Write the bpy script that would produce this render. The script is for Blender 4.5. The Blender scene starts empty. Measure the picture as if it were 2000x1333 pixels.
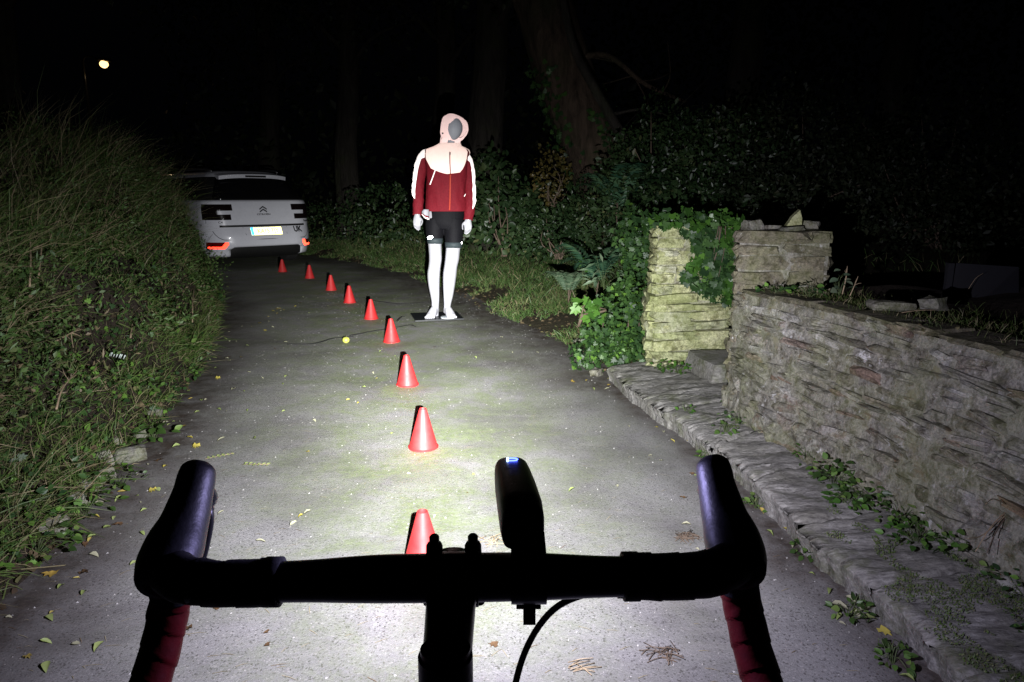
import bpy, bmesh, math, random
import numpy as np
from mathutils import Vector, Matrix, Euler, Quaternion

R = math.radians
rng = np.random.default_rng(7)
random.seed(7)
S = bpy.context.scene
COL = S.collection

# ------------------------------------------------------------------ camera
CAM_H, F_PX = 1.15, 1333.3
PITCH = math.atan(283 / F_PX)
cam_data = bpy.data.cameras.new("camera")
cam_data.sensor_width = 36.0
cam_data.lens = 24.0
cam_data.clip_start = 0.02
cam_data.clip_end = 400
cam = bpy.data.objects.new("camera", cam_data)
COL.objects.link(cam)
cam.location = (0, 0, CAM_H)
cam.rotation_euler = (R(90) - PITCH, 0, 0)
S.camera = cam

# ------------------------------------------------------------------ night sky
W = bpy.data.worlds.new("World")
S.world = W
W.use_nodes = True
wn = W.node_tree.nodes
bg = wn["Background"]
bg.inputs[0].default_value = (0.55, 0.62, 0.9, 1)
bg.inputs[1].default_value = 0.0006

S.view_settings.view_transform = 'Standard'
S.view_settings.look = 'None'
S.view_settings.exposure = 0.0
S.view_settings.gamma = 1.0
S.view_settings.use_curve_mapping = False
S.render.engine = 'CYCLES'
S.cycles.max_bounces = 5
S.cycles.diffuse_bounces = 3
S.cycles.glossy_bounces = 3
S.cycles.transmission_bounces = 3
S.cycles.transparent_max_bounces = 6
S.cycles.caustics_reflective = False
S.cycles.caustics_refractive = False
S.cycles.sample_clamp_indirect = 4.0

# the lamp on the handlebar: the one light of the place (plus the far street lamp)
LAMP_POS = Vector((-0.003, 0.566, 0.9205))
LAMP_AIM = Vector((-0.13, 1.0, -0.165)).normalized()
LAMP_POWER = 1.0
# off-axis angle (degrees) -> radiant intensity
LAMP_PROFILE = [(0, 430), (4, 400), (8, 325), (12, 222), (16, 136), (20, 94), (24, 70), (30, 48), (38, 23), (48, 9.5), (60, 5), (75, 2), (95, .28), (120, .24), (135, 0)]
# the reflector throws less above its axis: (sine of the angle above the axis, factor)
LAMP_UP = [(.11, 1.0), (.20, .62), (.30, .31), (.42, .14), (.75, .05)]

# ------------------------------------------------------------------ projection helpers (metres on the ground from photo pixels)
_c, _s = math.cos(PITCH), math.sin(PITCH)
def ray(px, py):
    a = (px - 1000) / F_PX; b = (666.5 - py) / F_PX
    return Vector((a, _c + b * _s, -_s + b * _c))
def gp(px, py, z=0.0):
    d = ray(px, py); t = (z - CAM_H) / d.z
    return Vector((d.x * t, d.y * t, z))
def at(px, py, Y):
    d = ray(px, py); t = Y / d.y
    return Vector((d.x * t, Y, CAM_H + d.z * t))

# ------------------------------------------------------------------ object helpers
def tag(o, label=None, cat=None, group=None, kind=None):
    if label: o['label'] = label
    if cat: o['category'] = cat
    if group: o['group'] = group
    if kind: o['kind'] = kind
    return o
def empty(name, loc=(0, 0, 0), rz=0.0):
    o = bpy.data.objects.new(name, None)
    o.empty_display_size = 0.1
    COL.objects.link(o)
    o.location = loc
    o.rotation_euler = (0, 0, rz)
    return o
def link(name, me, m=None, parent=None, loc=None):
    o = bpy.data.objects.new(name, me)
    COL.objects.link(o)
    if m is not None and len(me.materials) == 0: me.materials.append(m)
    if parent is not None: o.parent = parent
    if loc is not None: o.location = loc
    return o
def from_bm(bm, name, smooth=False):
    me = bpy.data.meshes.new(name)
    bmesh.ops.recalc_face_normals(bm, faces=bm.faces[:])
    bm.to_mesh(me); bm.free()
    if smooth: me.polygons.foreach_set("use_smooth", [True] * len(me.polygons))
    return me
def from_lists(V, F, name, smooth=False, recalc=True):
    me = bpy.data.meshes.new(name)
    me.from_pydata([tuple(v) for v in V], [], F)
    if recalc:
        bm = bmesh.new(); bm.from_mesh(me)
        bmesh.ops.recalc_face_normals(bm, faces=bm.faces[:])
        bm.to_mesh(me); bm.free()
    if smooth: me.polygons.foreach_set("use_smooth", [True] * len(me.polygons))
    return me
def tri_mesh(name, V, F, rnd=None, smooth=False):
    """fast mesh from numpy: V (n,3), F (m,k) faces of k corners, rnd (n,) per-vertex number"""
    V = np.asarray(V, dtype=np.float32); F = np.asarray(F, dtype=np.int32)
    me = bpy.data.meshes.new(name)
    n, k = F.shape
    me.vertices.add(len(V)); me.vertices.foreach_set("co", V.ravel())
    me.loops.add(n * k); me.loops.foreach_set("vertex_index", F.ravel())
    me.polygons.add(n)
    me.polygons.foreach_set("loop_start", np.arange(0, n * k, k, dtype=np.int32))
    try: me.polygons.foreach_set("loop_total", np.full(n, k, dtype=np.int32))
    except Exception: pass
    if smooth: me.polygons.foreach_set("use_smooth", np.ones(n, dtype=bool))
    if rnd is not None:
        a = me.attributes.new("rnd", 'FLOAT', 'POINT')
        a.data.foreach_set("value", np.asarray(rnd, dtype=np.float32))
    me.update(calc_edges=True)
    me.validate()
    return me
def attr(me, name, vals):
    a = me.attributes.new(name, 'FLOAT', 'POINT')
    a.data.foreach_set("value", np.asarray(vals, dtype=np.float32))

# smooth value noise in numpy
_perm = np.random.default_rng(3).permutation(256)
_perm = np.concatenate([_perm, _perm, _perm])
_val = np.random.default_rng(4).uniform(-1, 1, 768)
def vnoise(x, y, z=0.0):
    x, y, z = np.broadcast_arrays(np.asarray(x, float), np.asarray(y, float), np.asarray(z, float))
    xi, yi, zi = np.floor(x).astype(int), np.floor(y).astype(int), np.floor(z).astype(int)
    u, v, w = x - xi, y - yi, z - zi
    u = u * u * (3 - 2 * u); v = v * v * (3 - 2 * v); w = w * w * (3 - 2 * w)
    xi &= 255; yi &= 255; zi &= 255
    def h(a, b, c): return _val[_perm[_perm[_perm[a & 255] + (b & 255)] + (c & 255)]]
    l = lambda a, b, t: a + (b - a) * t
    return l(l(l(h(xi, yi, zi), h(xi + 1, yi, zi), u), l(h(xi, yi + 1, zi), h(xi + 1, yi + 1, zi), u), v),
             l(l(h(xi, yi, zi + 1), h(xi + 1, yi, zi + 1), u), l(h(xi, yi + 1, zi + 1), h(xi + 1, yi + 1, zi + 1), u), v), w)
def fbm(x, y, z=0.0, o=4, g=0.5):
    t, a, f = 0, 1.0, 1.0
    for k in range(o):
        t = t + a * vnoise(np.asarray(x) * f + 17.3 * k, np.asarray(y) * f + 5.1 * k, np.asarray(z) * f + 9.7 * k); a *= g; f *= 2.03
    return t

# ------------------------------------------------------------------ shape helpers
def crom(P, n):
    """Catmull-Rom resampling of a polyline of tuples (any dimension) to n points"""
    P = np.array(P, float)
    Q = np.vstack([2 * P[0] - P[1], P, 2 * P[-1] - P[-2]])
    L = np.concatenate([[0], np.cumsum(np.linalg.norm(np.diff(P[:, :3], axis=0), axis=1) + 1e-9)])
    out = []
    for s in np.linspace(0, L[-1], n):
        i = min(max(np.searchsorted(L, s, 'right') - 1, 0), len(P) - 2)
        t = (s - L[i]) / (L[i + 1] - L[i])
        p0, p1, p2, p3 = Q[i], Q[i + 1], Q[i + 2], Q[i + 3]
        out.append(0.5 * (2 * p1 + (p2 - p0) * t + (2 * p0 - 5 * p1 + 4 * p2 - p3) * t * t + (3 * p1 - p0 - 3 * p2 + p3) * t ** 3))
    return np.array(out)
def loft(P, rad, n=16, cap=True, up=(0, 0, 1), expo=2.0, flat=None):
    """tube along points P; rad: list of r or (ra, rb): ra across (side), rb along the up direction. returns V, F"""
    P = np.array(P, float); V, F = [], []
    m = len(P)
    up = np.array(up, float)
    for i in range(m):
        t = P[min(i + 1, m - 1)] - P[max(i - 1, 0)]
        t /= np.linalg.norm(t) + 1e-12
        a = np.cross(t, up)
        if np.linalg.norm(a) < 1e-4: a = np.cross(t, (0, 1, 0.01))
        a /= np.linalg.norm(a); b = np.cross(a, t)
        r = rad[i] if hasattr(rad, '__len__') else rad
        ra, rb = (r if hasattr(r, '__len__') else (r, r))
        for k in range(n):
            th = 2 * math.pi * k / n
            ct, st = math.cos(th), math.sin(th)
            ct = math.copysign(abs(ct) ** (2 / expo), ct); st = math.copysign(abs(st) ** (2 / expo), st)
            V.append(P[i] + a * ra * ct + b * rb * st)
    for i in range(m - 1):
        for k in range(n):
            k2 = (k + 1) % n
            F.append((i * n + k, i * n + k2, (i + 1) * n + k2, (i + 1) * n + k))
    if cap:
        F.append(tuple(range(n))[::-1]); F.append(tuple((m - 1) * n + k for k in range(n)))
    return V, F
class MB:
    """collects shapes into one mesh"""
    def __init__(s): s.V, s.F = [], []
    def add(s, V, F):
        o = len(s.V); s.V += [tuple(v) for v in V]; s.F += [tuple(i + o for i in f) for f in F]; return s
    def tube(s, P, r, n=10, cap=True, **k):
        V, F = loft(P, r, n, cap, **k); return s.add(V, F)
    def box(s, c, d, M=None):
        c = Vector(c); v = []
        for x in (-.5, .5):
            for y in (-.5, .5):
                for z in (-.5, .5):
                    p = Vector((x * d[0], y * d[1], z * d[2]))
                    if M is not None: p = M @ p
                    v.append(p + c)
        return s.add(v, [(0, 1, 3, 2), (4, 6, 7, 5), (0, 4, 5, 1), (2, 3, 7, 6), (0, 2, 6, 4), (1, 5, 7, 3)])
    def ball(s, c, r, n=12, m=8):
        r = r if hasattr(r, '__len__') else (r, r, r)
        V, F = [], []
        V.append((c[0], c[1], c[2] - r[2]))
        for j in range(1, m):
            ph = math.pi * j / m - math.pi / 2
            for i in range(n):
                th = 2 * math.pi * i / n
                V.append((c[0] + r[0] * math.cos(ph) * math.cos(th), c[1] + r[1] * math.cos(ph) * math.sin(th), c[2] + r[2] * math.sin(ph)))
        V.append((c[0], c[1], c[2] + r[2]))
        for i in range(n):
            F.append((0, 1 + (i + 1) % n, 1 + i))
            F.append((len(V) - 1, 1 + (m - 2) * n + i, 1 + (m - 2) * n + (i + 1) % n))
        for j in range(m - 2):
            for i in range(n):
                i2 = (i + 1) % n
                F.append((1 + j * n + i, 1 + j * n + i2, 1 + (j + 1) * n + i2, 1 + (j + 1) * n + i))
        return s.add(V, F)
    def build(s, name, m, parent=None, smooth=True, bevel=0.0, seg=2, auto=None):
        bm = bmesh.new()
        vs = [bm.verts.new(v) for v in s.V]
        for f in s.F:
            try: bm.faces.new([vs[i] for i in f])
            except ValueError: pass
        if bevel:
            bmesh.ops.bevel(bm, geom=[e for e in bm.edges if len(e.link_faces) == 2 and e.calc_face_angle(0) > 0.6], offset=bevel, segments=seg, affect='EDGES', profile=0.6)
        me = from_bm(bm, name, smooth)
        if smooth and auto is not None:
            sharp(me, auto)
        return link(name, me, m, parent)
def sharp(me, ang=35):
    bm = bmesh.new(); bm.from_mesh(me)
    for e in bm.edges:
        if len(e.link_faces) == 2 and e.calc_face_angle(0) > R(ang): e.smooth = False
    bm.to_mesh(me); bm.free()

# ------------------------------------------------------------------ materials
class NT:
    def __init__(s, name):
        s.m = bpy.data.materials.new(name); s.m.use_nodes = True
        s.t = s.m.node_tree; s.b = s.t.nodes["Principled BSDF"]; s.out = s.t.nodes["Material Output"]
        s._co = None
    def n(s, typ, **kw):
        x = s.t.nodes.new(typ)
        for k, v in kw.items(): setattr(x, k, v)
        return x
    def l(s, a, b): s.t.links.new(a, b)
    def put(s, sock, v):
        if isinstance(v, bpy.types.NodeSocket): s.l(v, sock)
        elif isinstance(v, (tuple, list)) and len(v) == 3 and sock.type == 'RGBA': sock.default_value = (*v, 1)
        else: sock.default_value = v
    def co(s, kind='Object'):
        if s._co is None: s._co = s.n("ShaderNodeTexCoord")
        return s._co.outputs[kind]
    def mapping(s, v, scale=(1, 1, 1), rot=(0, 0, 0), loc=(0, 0, 0)):
        x = s.n("ShaderNodeMapping"); s.l(v, x.inputs[0])
        x.inputs['Scale'].default_value = scale; x.inputs['Rotation'].default_value = rot; x.inputs['Location'].default_value = loc
        return x.outputs[0]
    def noise(s, scale, detail=4, rough=.55, v=None, dist=0.0, color=False):
        x = s.n("ShaderNodeTexNoise"); x.inputs['Scale'].default_value = scale; x.inputs['Detail'].default_value = detail
        x.inputs['Roughness'].default_value = rough; x.inputs['Distortion'].default_value = dist
        s.l(v if v is not None else s.co(), x.inputs['Vector'])
        return x.outputs[1 if color else 0]
    def vor(s, scale, feature='F1', v=None, out=0, rnd=1.0):
        x = s.n("ShaderNodeTexVoronoi", feature=feature); x.inputs['Scale'].default_value = scale; x.inputs['Randomness'].default_value = rnd
        s.l(v if v is not None else s.co(), x.inputs['Vector'])
        return x.outputs[out]
    def ramp(s, f, stops, interp='LINEAR'):
        x = s.n("ShaderNodeValToRGB"); x.color_ramp.interpolation = interp
        e = x.color_ramp.elements
        while len(e) < len(stops): e.new(0.5)
        for q, (p, c) in zip(e, stops):
            q.position = p; q.color = (*c, 1) if hasattr(c, '__len__') else (c, c, c, 1)
        s.put(x.inputs[0], f)
        return x.outputs[0]
    def math(s, op, a, b=0.0, c=None, clamp=False):
        x = s.n("ShaderNodeMath", operation=op, use_clamp=clamp); s.put(x.inputs[0], a); s.put(x.inputs[1], b)
        if c is not None: s.put(x.inputs[2], c)
        return x.outputs[0]
    def mix(s, f, a, b, mode='MIX'):
        x = s.n("ShaderNodeMix", data_type='RGBA', blend_type=mode)
        s.put(x.inputs[0], f); s.put(x.inputs[6], a); s.put(x.inputs[7], b)
        return x.outputs[2]
    def attrib(s, name):
        x = s.n("ShaderNodeAttribute", attribute_name=name); return x.outputs['Fac']
    def orand(s): return s.n("ShaderNodeObjectInfo").outputs['Random']
    def bump(s, h, strength=.5, dist=.01, normal=None):
        x = s.n("ShaderNodeBump"); x.inputs['Strength'].default_value = strength; x.inputs['Distance'].default_value = dist
        s.l(h, x.inputs['Height'])
        if normal is not None: s.l(normal, x.inputs['Normal'])
        s.l(x.outputs[0], s.b.inputs['Normal']); return x.outputs[0]
    def set(s, color=None, rough=None, metal=None, spec=None, coat=None, sub=None, trans=None):
        if color is not None: s.put(s.b.inputs['Base Color'], color)
        if rough is not None: s.put(s.b.inputs['Roughness'], rough)
        if metal is not None: s.put(s.b.inputs['Metallic'], metal)
        if spec is not None: s.put(s.b.inputs['Specular IOR Level'], spec)
        if coat is not None: s.put(s.b.inputs['Coat Weight'], coat)
        return s.m
def simple(name, col, rough=.5, metal=0., var=.12, scale=30., bump=0., spec=.5, coat=None):
    t = NT(name)
    n = t.noise(scale, 4)
    lo = tuple(c * (1 - var) for c in col); hi = tuple(min(1, c * (1 + var)) for c in col)
    t.set(t.ramp(n, [(.3, lo), (.7, hi)]), t.math('ADD', rough - .06, t.math('MULTIPLY', t.noise(scale * 2.3, 3), .12)), metal, spec, coat)
    if bump: t.bump(t.noise(scale * 4, 4), bump, .002)
    return t.m
def leafmat(name, stops, rough=.42, trans=.25, spec=.45):
    """foliage: per-leaf colour from the rnd attribute, part of the light passes through"""
    t = NT(name)
    c = t.ramp(t.attrib("rnd"), stops)
    c = t.mix(t.ramp(t.noise(160, 2), [(.35, 0), (.7, .35)]), c, t.mix(1.0, c, (.5, .55, .45), 'MULTIPLY'))
    t.set(c, rough, 0, spec)
    tr = t.n("ShaderNodeBsdfTranslucent"); t.l(t.mix(1.0, c, (1.0, 1.1, .5), 'MULTIPLY'), tr.inputs[0])
    mx = t.n("ShaderNodeMixShader"); mx.inputs[0].default_value = trans
    t.l(t.b.outputs[0], mx.inputs[1]); t.l(tr.outputs[0], mx.inputs[2]); t.l(mx.outputs[0], t.out.inputs[0])
    return t.m
def retro(name, col, gain=.8, rough=.5, base=None):
    """retro-reflective sheet: microbeads send light back where it came from (a lobe around the incoming direction) over a diffuse fabric"""
    t = NT(name)
    v = t.ramp(t.noise(26, 4, .6), [(.35, .86), (.65, 1.0)])
    t.set(t.mix(1.0, base or col, v, 'MULTIPLY'), .6, 0, .2)
    g = t.n("ShaderNodeBsdfGlossy"); g.inputs['Color'].default_value = (*col, 1); g.inputs['Roughness'].default_value = rough
    geo = t.n("ShaderNodeNewGeometry"); t.l(geo.outputs['Incoming'], g.inputs['Normal'])
    mx = t.n("ShaderNodeMixShader"); mx.inputs[0].default_value = gain
    t.l(t.b.outputs[0], mx.inputs[1]); t.l(g.outputs[0], mx.inputs[2]); t.l(mx.outputs[0], t.out.inputs[0])
    return t.m
def glow(name, col, strength):
    t = NT(name); t.set((.02, .02, .02), .4)
    t.b.inputs['Emission Color'].default_value = (*col, 1); t.b.inputs['Emission Strength'].default_value = strength
    return t.m

# ------------------------------------------------------------------ leaf and blade scatter
T_OVAL = (np.array([(0, 0, 0), (.27, .22, .06), (.33, .50, .07), (.17, .82, .0), (0, 1, -.10), (-.17, .82, .0), (-.33, .50, .07), (-.27, .22, .06), (0, .5, -.02)], float),
          np.array([(0, 1, 8), (1, 2, 8), (2, 3, 8), (3, 4, 8), (4, 5, 8), (5, 6, 8), (6, 7, 8), (7, 0, 8)]))
T_IVY = (np.array([(0, 0, 0), (.36, -.1, .03), (.55, .2, -.03), (.34, .38, .05), (.42, .68, -.02), (.16, .66, .04), (0, 1, -.05), (-.16, .66, .04), (-.42, .68, -.02), (-.34, .38, .05), (-.55, .2, -.03), (-.36, -.1, .03), (0, .35, -.02)], float),
         np.array([(i, (i + 1) % 12, 12) for i in range(12)]))
T_SMALL = (np.array([(0, 0, 0), (.27, .5, .08), (0, 1, -.05), (-.3, .5, .08)], float), np.array([(0, 1, 2), (0, 2, 3)]))
T_NARROW = (np.array([(0, 0, 0), (.12, .45, .03), (0, 1, -.12), (-.12, .45, .03)], float), np.array([(0, 1, 2), (0, 2, 3)]))
def norm(a): return a / (np.linalg.norm(a, axis=-1, keepdims=True) + 1e-9)
def leaves(T, P, D, N, size, rnd):
    """instances of template T at P with leaf axis D, face normal N. -> V, F, rnd"""
    tv, tf = T
    D = norm(D); B = norm(np.cross(D, N)); N2 = np.cross(B, D)
    V = P[:, None, :] + size[:, None, None] * (tv[None, :, 0, None] * B[:, None] + tv[None, :, 1, None] * D[:, None] + tv[None, :, 2, None] * N2[:, None])
    F = tf[None] + (np.arange(len(P)) * len(tv))[:, None, None]
    return V.reshape(-1, 3), F.reshape(-1, 3), np.repeat(rnd, len(tv))
def blades(P, D, L, Wd, bend, rnd):
    n = len(P); D = norm(D)
    side = norm(np.cross(D, rng.normal(size=(n, 3))))
    mid = P + D * (L * .55)[:, None]
    tip = P + D * (L * .85)[:, None] + bend * L[:, None]
    w = Wd[:, None]
    V = np.stack([P - side * w, P + side * w, mid - side * w * .75 + bend * (L * .15)[:, None], mid + side * w * .75 + bend * (L * .15)[:, None], tip], 1)
    F = np.array([(0, 1, 3), (0, 3, 2), (2, 3, 4)])[None] + (np.arange(n) * 5)[:, None, None]
    return V.reshape(-1, 3), F.reshape(-1, 3), np.repeat(rnd, 5)
def cat_mesh(name, parts):
    V, F, Rn, o = [], [], [], 0
    for v, f, r in parts:
        V.append(v); F.append(f + o); Rn.append(r); o += len(v)
    return tri_mesh(name, np.concatenate(V), np.concatenate(F), np.concatenate(Rn))
# ------------------------------------------------------------------ ground, road, banks
def wpos(t): return t.n("ShaderNodeNewGeometry").outputs['Position']

def asphalt_mat():
    t = NT("asphalt"); p = wpos(t)
    agg = t.vor(230, 'F1', p, 1)
    fine = t.noise(420, 3, .6, p)
    base = t.ramp(fine, [(.25, (.15, .147, .147)), (.5, (.252, .249, .248)), (.72, (.37, .366, .363))])
    spk = t.n("ShaderNodeSeparateColor"); t.l(agg, spk.inputs[0])
    base = t.mix(t.ramp(spk.outputs[0], [(.93, 0), (.96, .8)]), base, (.38, .37, .36))
    base = t.mix(t.ramp(spk.outputs[1], [(.88, 0), (.94, .7)]), base, (.05, .047, .045))
    big = t.noise(1.7, 5, .62, p, .4)
    base = t.mix(t.ramp(big, [(.36, .55), (.58, 0)]), base, (.085, .08, .076))
    # drag streaks across the lane
    strk = t.noise(1.0, 4, .6, t.mapping(p, (2.2, 13, 1), (0, 0, .25)), .6)
    base = t.mix(t.ramp(strk, [(.52, 0), (.7, .3)]), base, (.32, .31, .30))
    # moss in the lane centre
    mo = t.math('MULTIPLY', t.attrib("moss"), t.ramp(t.noise(4.2, 5, .65, p, .5), [(.36, 0), (.6, 1)]))
    mo = t.math('MULTIPLY', mo, t.ramp(t.noise(60, 4, .7, p), [(.30, .25), (.56, 1)]))
    mcol = t.ramp(t.noise(24, 4, .6, p), [(.3, (.135, .165, .085)), (.7, (.215, .258, .13))])
    base = t.mix(mo, base, mcol)
    # earth washed to the edges
    dt = t.math('MULTIPLY', t.attrib("dirt"), t.ramp(t.noise(9, 5, .65, p), [(.25, .25), (.6, 1)]))
    dcol = t.ramp(t.noise(55, 4, .6, p), [(.3, (.028, .021, .016)), (.7, (.072, .055, .042))])
    base = t.mix(dt, base, dcol)
    t.set(base, t.ramp(t.noise(35, 3, .5, p), [(.3, .62), (.7, .85)]), 0, .35)
    h = t.math('ADD', t.math('MULTIPLY', fine, .6), t.math('MULTIPLY', t.noise(120, 3, .6, p), .9))
    t.bump(h, .55, .004)
    return t.m
def soil_mat(name, a, b):
    t = NT(name); p = wpos(t)
    c = t.ramp(t.noise(16, 6, .65, p), [(.25, a), (.75, b)])
    t.set(c, .95, 0, .2); t.bump(t.noise(30, 6, .7, p), .8, .03)
    return t.m
M_ASPHALT = asphalt_mat()
M_SOIL = soil_mat("dark_soil", (.018, .014, .010), (.06, .047, .034))
M_VERGE = soil_mat("verge_soil", (.022, .022, .010), (.065, .055, .034))

LEFT = [(-1.43, -3), (-1.45, 0.5), (-1.46, 1.75), (-1.51, 2.12), (-1.61, 2.58), (-1.73, 3.12), (-1.92, 3.9), (-2.32, 5.16), (-3.06, 7.16), (-3.92, 8.8), (-4.55, 9.9), (-5.15, 10.4), (-5.95, 10.9), (-7.3, 12.3), (-9.4, 15.2), (-12, 19)]
RIGHT = [(.62, 4.2), (.6, 4.36), (.48, 5.16), (.18, 6.0), (-.38, 7.16), (-1.0, 8.8), (-1.93, 10.7), (-3.5, 12.9), (-5.6, 15.6), (-8.4, 19.5), (-12, 25)]
LEFT_C, RIGHT_C = crom(LEFT, 260), crom(RIGHT, 200)
def poly_dist(C, X, Y):
    P = np.stack([X.ravel(), Y.ravel()], 1)
    d = np.full(len(P), 1e9)
    for k in range(0, len(C), 2):
        d = np.minimum(d, np.hypot(P[:, 0] - C[k, 0], P[:, 1] - C[k, 1]))
    return d.reshape(X.shape)
def road_z(x, y):
    return .012 * fbm(np.asarray(x) * .7, np.asarray(y) * .5, 2.0, 3) + .003 * fbm(np.asarray(x) * 5, np.asarray(y) * 4, 7.0, 2)
def make_road():
    xs = np.concatenate([np.arange(-14, -4, .25), np.arange(-4, 1.6, .06), np.arange(1.6, 3, .3)])
    ys = np.concatenate([np.arange(-4, 1, .25), np.arange(1, 8, .06), np.arange(8, 14, .12), np.arange(14, 27, .4)])
    X, Y = np.meshgrid(xs, ys)
    Z = road_z(X, Y)
    V = np.stack([X, Y, Z], -1).reshape(-1, 3)
    nx, ny = len(xs), len(ys)
    I = np.arange(nx * ny).reshape(ny, nx)
    F = np.stack([I[:-1, :-1], I[:-1, 1:], I[1:, 1:], I[1:, :-1]], -1).reshape(-1, 4)
    me = tri_mesh("road", V, F, smooth=True)
    cen = crom([(-.25, -2), (-.26, 1.5), (-.33, 2.6), (-.5, 3.6), (-.85, 5.0), (-1.3, 6.6), (-1.9, 8.2), (-2.9, 10), (-4.2, 12), (-7, 15), (-10, 19)], 160)
    dm = poly_dist(cen, X, Y)
    moss = np.exp(-(dm / (.55 + .09 * Y.clip(0, 10))) ** 2) * (1 + .06 * Y.clip(0, 8))
    moss *= .8 * (.35 + .65 * np.clip((Y - 1.2) / 1.0, 0, 1))
    dl, dr = poly_dist(LEFT_C, X, Y), poly_dist(RIGHT_C, X, Y)
    kx = np.interp(Y, [0, 1.4, 2.1, 2.75, 4.2], [1.0, 1.0, .95, .87, .6])
    dk = np.where(Y < 4.3, np.abs(kx - X), 9)
    dr2 = np.where(Y > 4, dr, 9)
    nz = .08 * fbm(X * 3, Y * 3, 1.0, 3)
    dirt = np.maximum.reduce([np.clip(1.15 - (dl + nz) / .34, 0, 1), np.clip(1.1 - (dr2 + nz * 3) / (.75), 0, 1), np.clip(1.05 - (dk + nz) / .16, 0, 1)])
    attr(me, "moss", moss.ravel()); attr(me, "dirt", dirt.ravel())
    o = link("road", me, M_ASPHALT); tag(o, kind='structure', label='mossy asphalt lane curving left past the cones')
    return o
ROAD = make_road()

gm = MB(); gm.V = [(-90, -40, -.08), (90, -40, -.08), (90, 140, -.08), (-90, 140, -.08)]; gm.F = [(0, 1, 2, 3)]
tag(gm.build("ground", M_VERGE, smooth=False), kind='structure')

class Edge:
    """a strip along a polyline: point(u metres, d metres out, h)"""
    def __init__(s, C, side, prof, kscale=None, amp=.06):
        s.C = C; s.T = norm(np.gradient(C, axis=0)); s.N = np.stack([-s.T[:, 1], s.T[:, 0]], 1) * side
        s.L = np.concatenate([[0], np.cumsum(np.linalg.norm(np.diff(C, axis=0), axis=1))])
        s.prof = prof; s.ks = kscale; s.amp = amp
    def pt(s, u, d):
        u, d = np.asarray(u, float), np.asarray(d, float)
        f = lambda a: np.interp(u, s.L, a)
        x, y, nx, ny = f(s.C[:, 0]), f(s.C[:, 1]), f(s.N[:, 0]), f(s.N[:, 1])
        k = np.interp(y, s.ks[0], s.ks[1]) if s.ks else 1.0
        z = np.interp(d, s.prof[0], s.prof[1])
        X, Y = x + nx * d * k, y + ny * d * k
        env = np.clip(d / .5, 0, 1)
        if s.ks: z = z * np.interp(y, [5, 8], [1, 1.24])
        z = z + s.amp * env * fbm(X * 1.3, Y * 1.3, 3.0, 3) * (1 + z)
        dd = s.amp * .8 * env * fbm(X * 2.1, Y * 2.1, z * 2.1, 2)
        return np.stack([X + nx * dd, Y + ny * dd, z], -1)
    def nrm(s, u, d, e=.02):
        a = s.pt(u + e, d) - s.pt(u - e, d); b = s.pt(u, d + e) - s.pt(u, np.maximum(d - e, 0))
        n = norm(np.cross(a, b)); n[n[..., 2] < 0] *= -1
        return n
    def mesh(s, name, m, us, ds, base=0.0):
        U, D = np.meshgrid(us, ds)
        P = s.pt(U, D); P[..., 2] += base
        I = np.arange(U.size).reshape(U.shape)
        F = np.stack([I[:-1, :-1], I[:-1, 1:], I[1:, 1:], I[1:, :-1]], -1).reshape(-1, 4)
        return link(name, tri_mesh(name, P.reshape(-1, 3), F, smooth=True), m)
BANK = Edge(LEFT_C, 1, ([0, .08, .18, .35, .5, .7, 1.0, 1.5, 2.5, 8], [-.03, .05, .12, .27, .46, .71, .95, 1.16, 1.30, 1.6]), ([2, 5, 8], [1.0, .85, .45]), .17)
VERGE = Edge(RIGHT_C, -1, ([0, .3, 1.0, 2.0, 4.0, 12], [-.02, .035, .14, .34, .6, 1.0]), None, .05)
uL = BANK.L[-1]; uR = VERGE.L[-1]
tag(BANK.mesh("bank", M_SOIL, np.linspace(2.5, uL, 200), np.concatenate([np.linspace(0, 1.6, 26), [2.2, 3.2, 5, 8]])), kind='structure')
tag(VERGE.mesh("verge", M_VERGE, np.linspace(0, uR, 140), np.concatenate([np.linspace(0, 2, 24), [2.6, 3.5, 5, 8, 12]])), kind='structure')

# garden soil behind the wall
def garden():
    xs = np.linspace(1.38, 9, 60); ys = np.linspace(-.5, 3.55, 50)
    X, Y = np.meshgrid(xs, ys)
    X = X + np.interp(Y, [1.0, 1.95, 2.5, 3.4], [.2, .1, .02, -.1]) * np.clip(2.5 - X, 0, 1)
    Z = .665 + .03 * fbm(X * 3, Y * 3, 0.0, 3) - .55 * np.clip((Y - 3.7) / 1.0, 0, 1) + .02 * np.clip(X - 1.6, 0, 3)
    V = np.stack([X, Y, Z], -1).reshape(-1, 3); I = np.arange(X.size).reshape(X.shape)
    F = np.stack([I[:-1, :-1], I[:-1, 1:], I[1:, 1:], I[1:, :-1]], -1).reshape(-1, 4)
    tag(link("garden_soil", tri_mesh("garden_soil", V, F, smooth=True), M_SOIL), kind='structure')
garden()

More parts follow.
